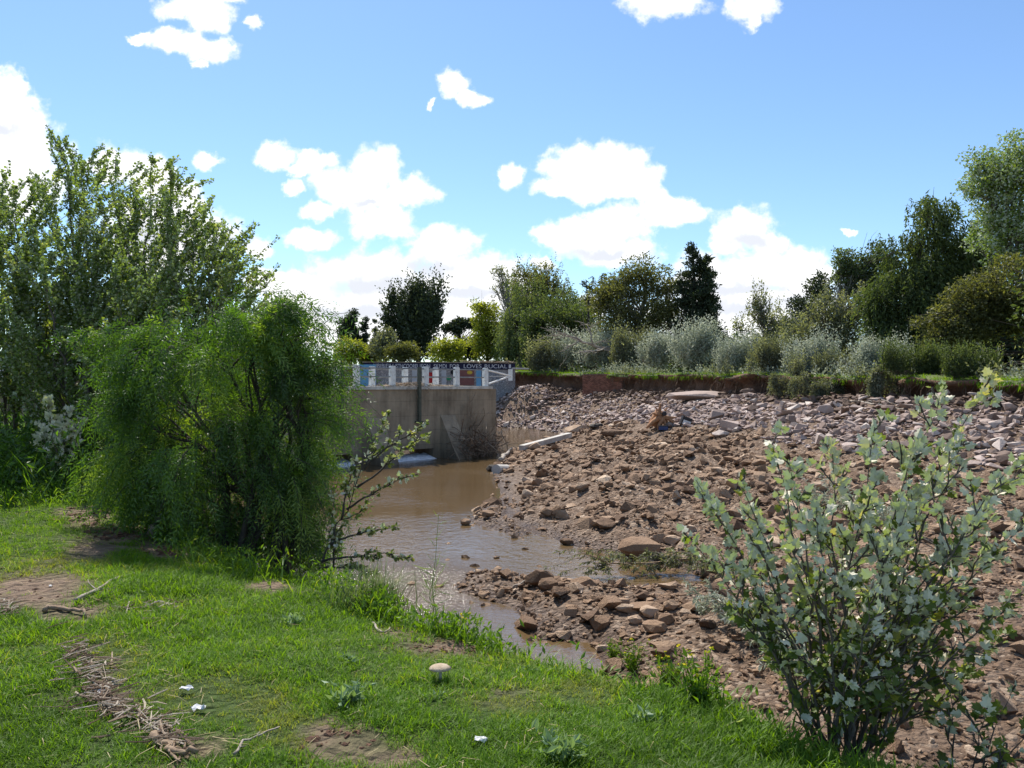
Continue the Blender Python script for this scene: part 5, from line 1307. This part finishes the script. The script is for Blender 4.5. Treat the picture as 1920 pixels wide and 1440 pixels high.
boulder('blue grey boulder at the foot of the broken stone', 1352, 818, 30, 941, 'stone_rip_one', .5)
boulder('dark rock at the edge of the upstream pool', 1118, 803, 26, 942, 'bark_dark', .5)

# mud clods torn up on the near bank
rng = np.random.default_rng(670); mb = MB()
for (cu, cv, ru, rv, n_) in ((165, 968, 60, 14, 60), (215, 1000, 50, 16, 70), (300, 1036, 45, 9, 45), (840, 1216, 80, 12, 60), (620, 1385, 70, 22, 40), (60, 1110, 100, 30, 40)):
    for q in range(n_):
        p = hit(cu + rng.normal(0, ru * .6), cv + rng.normal(0, rv * .6)); V, T = ROUND[rng.integers(0, 10)]; s = rng.uniform(.015, .055) * (1.7 if cv < 1050 else .8); mb.add(V * s * rng.uniform(.7, 1.4, 3) + p, None, T, tone=rng.random())
tag(mb.build('dirt', M['cut_soil']), 'torn up clods of brown earth on the bare patches', None, None, 'stuff')

# ------------------------------------------------------------------ driftwood and litter
def stick(label, pts, r, seed, name='branch', cat='branch', twigs=2, mat='deadwood', lift=.02):
    rng = np.random.default_rng(seed); P = np.array([hit(u, v) + [0, 0, lift] for u, v in pts]); base = P[0].copy(); t_ = np.linspace(0, 1, len(P)); g = np.linspace(0, 1, 10)
    p = np.stack([np.interp(g, t_, P[:, k]) for k in range(3)], 1) + rng.normal(0, r * .5, (10, 3)); mb = MB(); mb.tube(p, np.linspace(r, r * .5, 10), 7)
    for q in range(twigs):
        j = rng.integers(2, 8); d = nrm(p[-1] - p[0]) + rng.normal(0, .6, 3) * [1, 1, .15] + [0, 0, .06]; mb.tube(curve(p[j], p[j] + d * .2 * np.linalg.norm(p[-1] - p[0]), 5, rng, .1), np.linspace(r * .5, r * .15, 5), 5)
    return tag(mb.build(name, M[mat], None, True, off=base), label, cat) if False else _place(mb, name, mat, base, label, cat)
def _place(mb, name, mat, base, label, cat):
    o = mb.build(name, M[mat], None, True, off=base); o.location = base; return tag(o, label, cat)
stick('long grey branch lying across the lawn beside the bare path', [(140, 1132), (180, 1112), (205, 1095), (252, 1080)], .014, 1)
stick('brown log half buried in the heap of straw by the bare path', [(84, 1150), (110, 1146), (140, 1150), (168, 1158)], .02, 2, 'log', 'log', 1, 'driftwood')
stick('thick broken root at the bottom edge of the lawn', [(285, 1385), (310, 1408), (325, 1425), (372, 1428)], .02, 3, 'root', 'root', 4, 'driftwood', .03)
stick('thin grey twig curving over the lawn toward the bare patch', [(440, 1425), (455, 1400), (490, 1385), (525, 1370)], .007, 4, 'twig', 'twig', 2)
stick('pale twig lying on the bare brink above the stream', [(700, 1172), (708, 1188), (722, 1190), (732, 1182)], .009, 5, 'twig', 'twig', 0)
stick('thin twig sticking into the stream beside the lone boulder', [(960, 1106), (980, 1096), (996, 1086)], .02, 6, 'twig', 'twig', 1)
stick('long dark branch lying on the gravel behind the poplar bush', [(1640, 1000), (1760, 1025), (1900, 1060)], .03, 7, 'branch', 'branch', 3, 'bark_dark', .05)
stick('pale root trailing down from the scarp onto the stones', [(1590, 752), (1640, 760), (1700, 772)], .05, 8, 'root', 'root', 3)
p0 = hit(284, 1004); b = MB(); rg = np.random.default_rng(9)
b.tube([p0 - [0, 0, .05], p0 + [.03, 0, .1], p0 + [.075, .0, .19]], [.062, .058, .05], 9, tone=.6); _place(b, 'tree_stump', 'driftwood', p0, 'small cut stump leaning out of the torn earth', 'stump')
rng = np.random.default_rng(680); mb = MB()
line = [(140, 1215), (150, 1240), (165, 1262), (185, 1290), (195, 1315), (210, 1335), (250, 1345), (285, 1358), (300, 1380), (320, 1400), (340, 1415)]
for q in range(560):
    if q < 400:
        f = rng.random() * (len(line) - 1.001); i = int(f); u = line[i][0] + (line[i + 1][0] - line[i][0]) * (f - i); v = line[i][1] + (line[i + 1][1] - line[i][1]) * (f - i); sp = 11 if q % 3 else 30
    else: u, v, sp = 11 if q % 3 else 305 + rng.normal(0, 40), 1146 + rng.normal(0, 5), 6
    p = hit(u + rng.normal(0, sp), v + rng.normal(0, sp * .6)) + [0, 0, rng.uniform(.008, .045)]; a = rng.uniform(0, math.pi); l = rng.lognormal(math.log(.045), .75); d = np.array([math.cos(a), math.sin(a), rng.normal(0, .15)]) * l
    mb.tube([p - d, p + rng.normal(0, .004, 3), p + d], np.array([.8, 1, .7]) * rng.uniform(.0015, .006), 4, tone=rng.random())
tag(mb.build('driftwood_litter', M['driftwood']), 'strewn line of flood straw and twigs on the lawn', None, None, 'stuff')

def lump(name, label, cat, u, v, size, flat, mat, seed, lift=.0, n=20):
    p = hit(u, v) + [0, 0, lift]; V, T = hull(seed, n, flat, 1.3); o = build(name, V * size + [0, 0, size * flat * .4], None, T, M[mat], None, None, False, p); return tag(o, label, cat)
M['paper'] = flat('paper', (.75, .74, .72)); M['mushroom'] = plain_mat('mushroom', [(.3, (.30, .22, .14)), (.7, (.52, .42, .3))], 30, bump=.4)
M['blue_plastic'] = flat('blue_plastic', (.02, .05, .16), .35); M['black_plastic'] = flat('black_plastic', (.02, .02, .025), .4); M['orange_wood'] = plain_mat('orange_wood', [(.3, (.24, .10, .045)), (.7, (.45, .25, .13))], 5, bump=.8)
M['beam'] = plain_mat('beam', [(.3, (.34, .30, .25)), (.7, (.56, .53, .48))], 2, bump=.4)
def scrap(label, u, v, w_, seed):
    rg = np.random.default_rng(seed); p = hit(u, v) + [0, 0, .03]; g = np.linspace(-.5, .5, 5); X, Y = np.meshgrid(g, g); Z = rg.normal(0, .14, (5, 5)) * w_; V = np.stack([X * w_ * 1.4, Y * w_ * .8, Z], -1).reshape(-1, 3); i = np.arange(25).reshape(5, 5)
    q = np.stack([i[:-1, :-1], i[:-1, 1:], i[1:, 1:], i[1:, :-1]], -1).reshape(-1, 4); n_ = len(V)
    return tag(build('paper_scrap', np.concatenate([V, V - [0, 0, .002]]), np.concatenate([q, q[:, ::-1] + n_]), None, M['paper'], None, None, False, p), label, 'litter')
scrap('crumpled white scrap of paper alone in the lawn', 350, 1302, .045, 1); scrap('pale scrap near the bottom edge below the mushroom', 902, 1398, .04, 2); scrap('greyish scrap beside the line of flood straw', 372, 1338, .045, 3)
lump('pebble', 'white pebble at the upper end of the flood straw', 'pebble', 190, 1306, .05, .6, 'paper', 31, .01); lump('pebble', 'rounded white pebble lower in the flood straw', 'pebble', 203, 1334, .05, .7, 'beam', 32, .01); lump('pebble', 'small white pebble on the bare path', 'pebble', 94, 1101, .035, .5, 'paper', 33)
p0 = hit(825, 1276); ms = thing('mushroom', 'tan flat capped mushroom standing in the lawn', 'mushroom', p0); b = MB(); b.tube([[0, 0, -.01], [.003, 0, .07]], [.009, .007], 8); b.build('stalk', M['beam'], ms, True)
pr = [(0, .088), (.022, .086), (.042, .078), (.056, .066), (.054, .062), (.02, .068), (0, .068)]; k = 16; V = [(r * math.cos(a) * 1.1, r * math.sin(a), z) for r, z in pr for a in np.arange(k) * 2 * math.pi / k]
build('cap', V, [(i * k + j, i * k + (j + 1) % k, (i + 1) * k + (j + 1) % k, (i + 1) * k + j) for i in range(len(pr) - 1) for j in range(k)], None, M['mushroom'], ms, None, True)

# concrete beam and pipe at the tip of the bar
pA, pB = hit(978, 848) + [0, 0, .2], hit(1068, 828) + [0, 0, .35]
d = nrm(pB - pA); sd = nrm(np.cross(d, [0, 0, 1])); b = MB(); b.box((pA + pB) / 2, (np.linalg.norm(pB - pA) / 2, .15, .12), d, sd, np.cross(sd, d)); _place(b, 'concrete_beam', 'beam', pA, 'long whitish concrete beam slanting along the edge of the bar', 'beam').data.shade_flat()
p0 = hit(930, 889); b = MB(); k = 16; ax = nrm(np.array([-.45, -.85, .1])); b.tube([p0 + [0, 0, .16], p0 + [0, 0, .16] - ax * .9], [.2, .2], k); _place(b, 'drain_pipe', 'beam', p0, 'white round pipe end sticking out of the tip of the bar', 'pipe').data.shade_flat()
boulder('dark wet boulder beside the white pipe end', 922, 884, 22, 950, 'bark_dark', .8); stick('grey broken plank lying behind the white pipe', [(938, 876), (950, 860), (962, 850)], .1, 11, 'plank', 'plank', 0, 'deadwood', .25)

# things dumped on the broken stone
p0 = hit(1243, 803); st = thing('uprooted_stump', 'orange brown uprooted stump with splayed roots on the broken stone', 'stump', p0); rg = np.random.default_rng(12); D0 = p0[1]; s_ = D0 / F
b = MB(); b.tube(curve([-.3, .5, .1], [-.05, .25, 30 * s_], 6, rg, .04), np.linspace(.34, .26, 6), 8)
for (dx, dz_, r) in ((-32, 0, .13), (-24, 6, .09), (-12, -2, .1), (8, -3, .09), (18, -1, .11), (30, 4, .1), (26, 20, .07), (-26, 24, .06), (-4, 46, .09), (12, 38, .06), (-14, 40, .05)): b.tube(curve([rg.normal(0, .08), .2, 22 * s_], [dx * s_, rg.uniform(-.3, .3), dz_ * s_], 6, rg, .10, .05), np.linspace(r * 1.4, r * .35, 6), 6)
b.build('roots', M['orange_wood'], st, True); b = MB(); b.tube([[.06, .0, 27 * s_], [.06, -.12, 27 * s_]], [.12, .1], 10); b.build('knot_hole', M['black_plastic'], st)
p0 = hit(1243, 808); s_ = p0[1] / F; bx_ = thing('plastic_crate', 'dark blue plastic crate lying in front of the orange stump', 'crate', p0); b = MB(); b.box((0, 0, 4 * s_), (8 * s_, .2, 3.6 * s_)); b.build('crate_body', M['blue_plastic'], bx_); b = MB(); b.box((0, 0, 8 * s_), (8.6 * s_, .23, .5 * s_)); b.build('rim', M['black_plastic'], bx_)
p0 = hit(1286, 799); s_ = p0[1] / F; tv = thing('discarded_appliance', 'dark discarded appliance with a white front panel tilted on the stones', 'appliance', p0); ca, sa = math.cos(-.35), math.sin(-.35); ux_, uz_ = np.array([ca, 0, sa]), np.array([-sa, 0, ca])
b = MB(); b.box(np.array([0, 0, 9 * s_]), (9 * s_, .2, 8 * s_), ux_, (0, 1, 0), uz_); b.build('housing', M['black_plastic'], tv); b = MB(); b.box(np.array([0, -.215, 9 * s_]) - uz_ * 2.6 * s_ + ux_ * .5 * s_, (7.2 * s_, .012, 4 * s_), ux_, (0, 1, 0), uz_); b.build('front_panel', M['paper'], tv)

# flattened branches on the riverbed
def flat_branch(label, pts, n, seed, m_, droop, w_):
    rng = np.random.default_rng(seed); P = np.array([hit(u, v) + [0, 0, .18 + .1 * (k % 2)] for k, (u, v) in enumerate(pts)]); base = P[0].copy(); t = thing('fallen_branch', label, 'branch', base)
    g = np.linspace(0, 1, 14); p = np.stack([np.interp(g, np.linspace(0, 1, len(P)), P[:, k]) for k in range(3)], 1) - base; tr, lf = MB(), MB(); tr.tube(p, np.linspace(.03, .008, 14), 6)
    for q in range(n):
        j = rng.integers(0, 13); o = p[j] + rng.normal(0, .05, 3); d = nrm(p[-1] - p[0]) * .6 + rng.normal(0, .6, 3) * [1, 1, .5] + [0, -.3, .15]; e_ = o + d * rng.uniform(.3, .9) * w_; e_[2] = max(e_[2], gz(np.array([e_[0] + base[0]]), np.array([e_[1] + base[1]]))[0] - base[2] + .03)
        c_ = curve(o, e_, 6, rng, .06, .12); tr.tube(c_, np.linspace(.007, .002, 6), 3, tone=rng.random(), cap=False); m = 34; f = rng.random(m)
        Pq = np.stack([np.interp(f, np.linspace(0, 1, 6), c_[:, k]) for k in range(3)], 1); A = nrm(d)[None] * .5 + rng.normal(0, .5, (m, 3)) + [0, 0, -droop]; L = rng.uniform(.05, .11, m); add_leaves(lf, Pq, A, L, L * .26, rng, np.clip(rng.normal(.45, .3, m), 0, 1))
    tr.build('stem', M['driftwood'], t, True); lf.build('foliage', M[m_], t)
flat_branch('flattened leafy branch trailing into the pool behind the boulders', [(1360, 1085), (1300, 1075), (1220, 1075), (1150, 1085), (1118, 1082)], 90, 21, 'grey_leaf', .7, .8)
flat_branch('mud caked poplar branch lying flat beside the tall poplar bush', [(1500, 1270), (1440, 1225), (1380, 1190), (1310, 1160)], 90, 22, 'silver_leaf', .5, .55)
flat_branch('heap of flattened silvery twigs behind the tall poplar bush', [(1700, 1010), (1640, 980), (1560, 960), (1500, 945)], 70, 23, 'silver_leaf', .3, 1.1)

# flood debris caught on the weir
rng = np.random.default_rng(690); c0 = wp(2.3, 1.2, -1.5); db = thing('flood_debris', 'tangled heap of flood twigs caught at the weir buttress', 'debris', c0); mb = MB()
for q in range(260):
    p = wp(rng.uniform(.9, 3.5), rng.uniform(.3, 1.7), -1.75 + abs(rng.normal(0, .45))) - c0; d = rng.normal(0, .4, 3); mb.tube(curve(p - d, p + d, 5, rng, .2), np.linspace(.02, .006, 5) * rng.uniform(.5, 1.6), 3, tone=rng.random() * .7, cap=False)
mb.build('twig_tangle', M['driftwood'], db)
ds = thing('dead_sapling', 'bare dead sapling leaning on the weir wall above the debris', 'sapling', wp(2.05, .7, -1.5)); b0 = np.asarray(ds.location); mb = MB()
p = curve(wp(2.05, .7, -1.5) - b0, wp(1.95, .25, .7) - b0, 7, rng, .05); mb.tube(p, np.linspace(.05, .02, 7), 5)
for q in range(26):
    j = rng.integers(2, 7); e_ = p[j] + UX * rng.normal(-.25, .55) + UY * rng.uniform(-.15, .3) + np.array([0, 0, rng.uniform(.2, 1.0)]); mb.tube(curve(p[j], e_, 5, rng, .08), np.linspace(.018, .005, 5), 3, cap=False)
mb.build('branches', M['driftwood'], ds, True)
mb = MB()
for q in range(240):
    s = rng.normal(5.0, .95); p = wp(s, rng.uniform(-.5, .08), WT + rng.uniform(.01, .16 * math.exp(-((s - 5) / .9) ** 2) + .03)); d = rng.normal(0, .16, 3) * [1, 1, .3]; mb.tube([p - d, p + [0, 0, .02], p + d], [.012, .01, .006], 3, tone=.4 + .6 * rng.random(), cap=False)
for q in range(10):
    s = rng.choice([4.4, 5.3, 6.6]) + rng.normal(0, .2); a = wp(s, .05, WT + .05); mb.tube(curve(a, a + UX * rng.normal(0, .4) + UY * .12 + np.array([0, 0, -rng.uniform(.2, .6)]), 5, rng, .06), np.linspace(.014, .006, 5), 3, tone=.6, cap=False)
tag(mb.build('flood_straw', M['driftwood']), 'flood straw draped over the edge of the weir walkway', None, None, 'stuff')
mb = MB()
for q in range(200):
    p = lp(rng.uniform(870, 962), 3.5, 0)[0] + rng.normal(0, .12, 3) * [1, 1, .4]; d = rng.normal(0, .2, 3) * [1, 1, .3]; mb.tube([p - d, p + d], [.03, .01], 3, tone=rng.random(), cap=False)
tag(mb.build('flood_straw', M['driftwood']), 'brown flood debris lying on top of the painted wall', None, None, 'stuff')
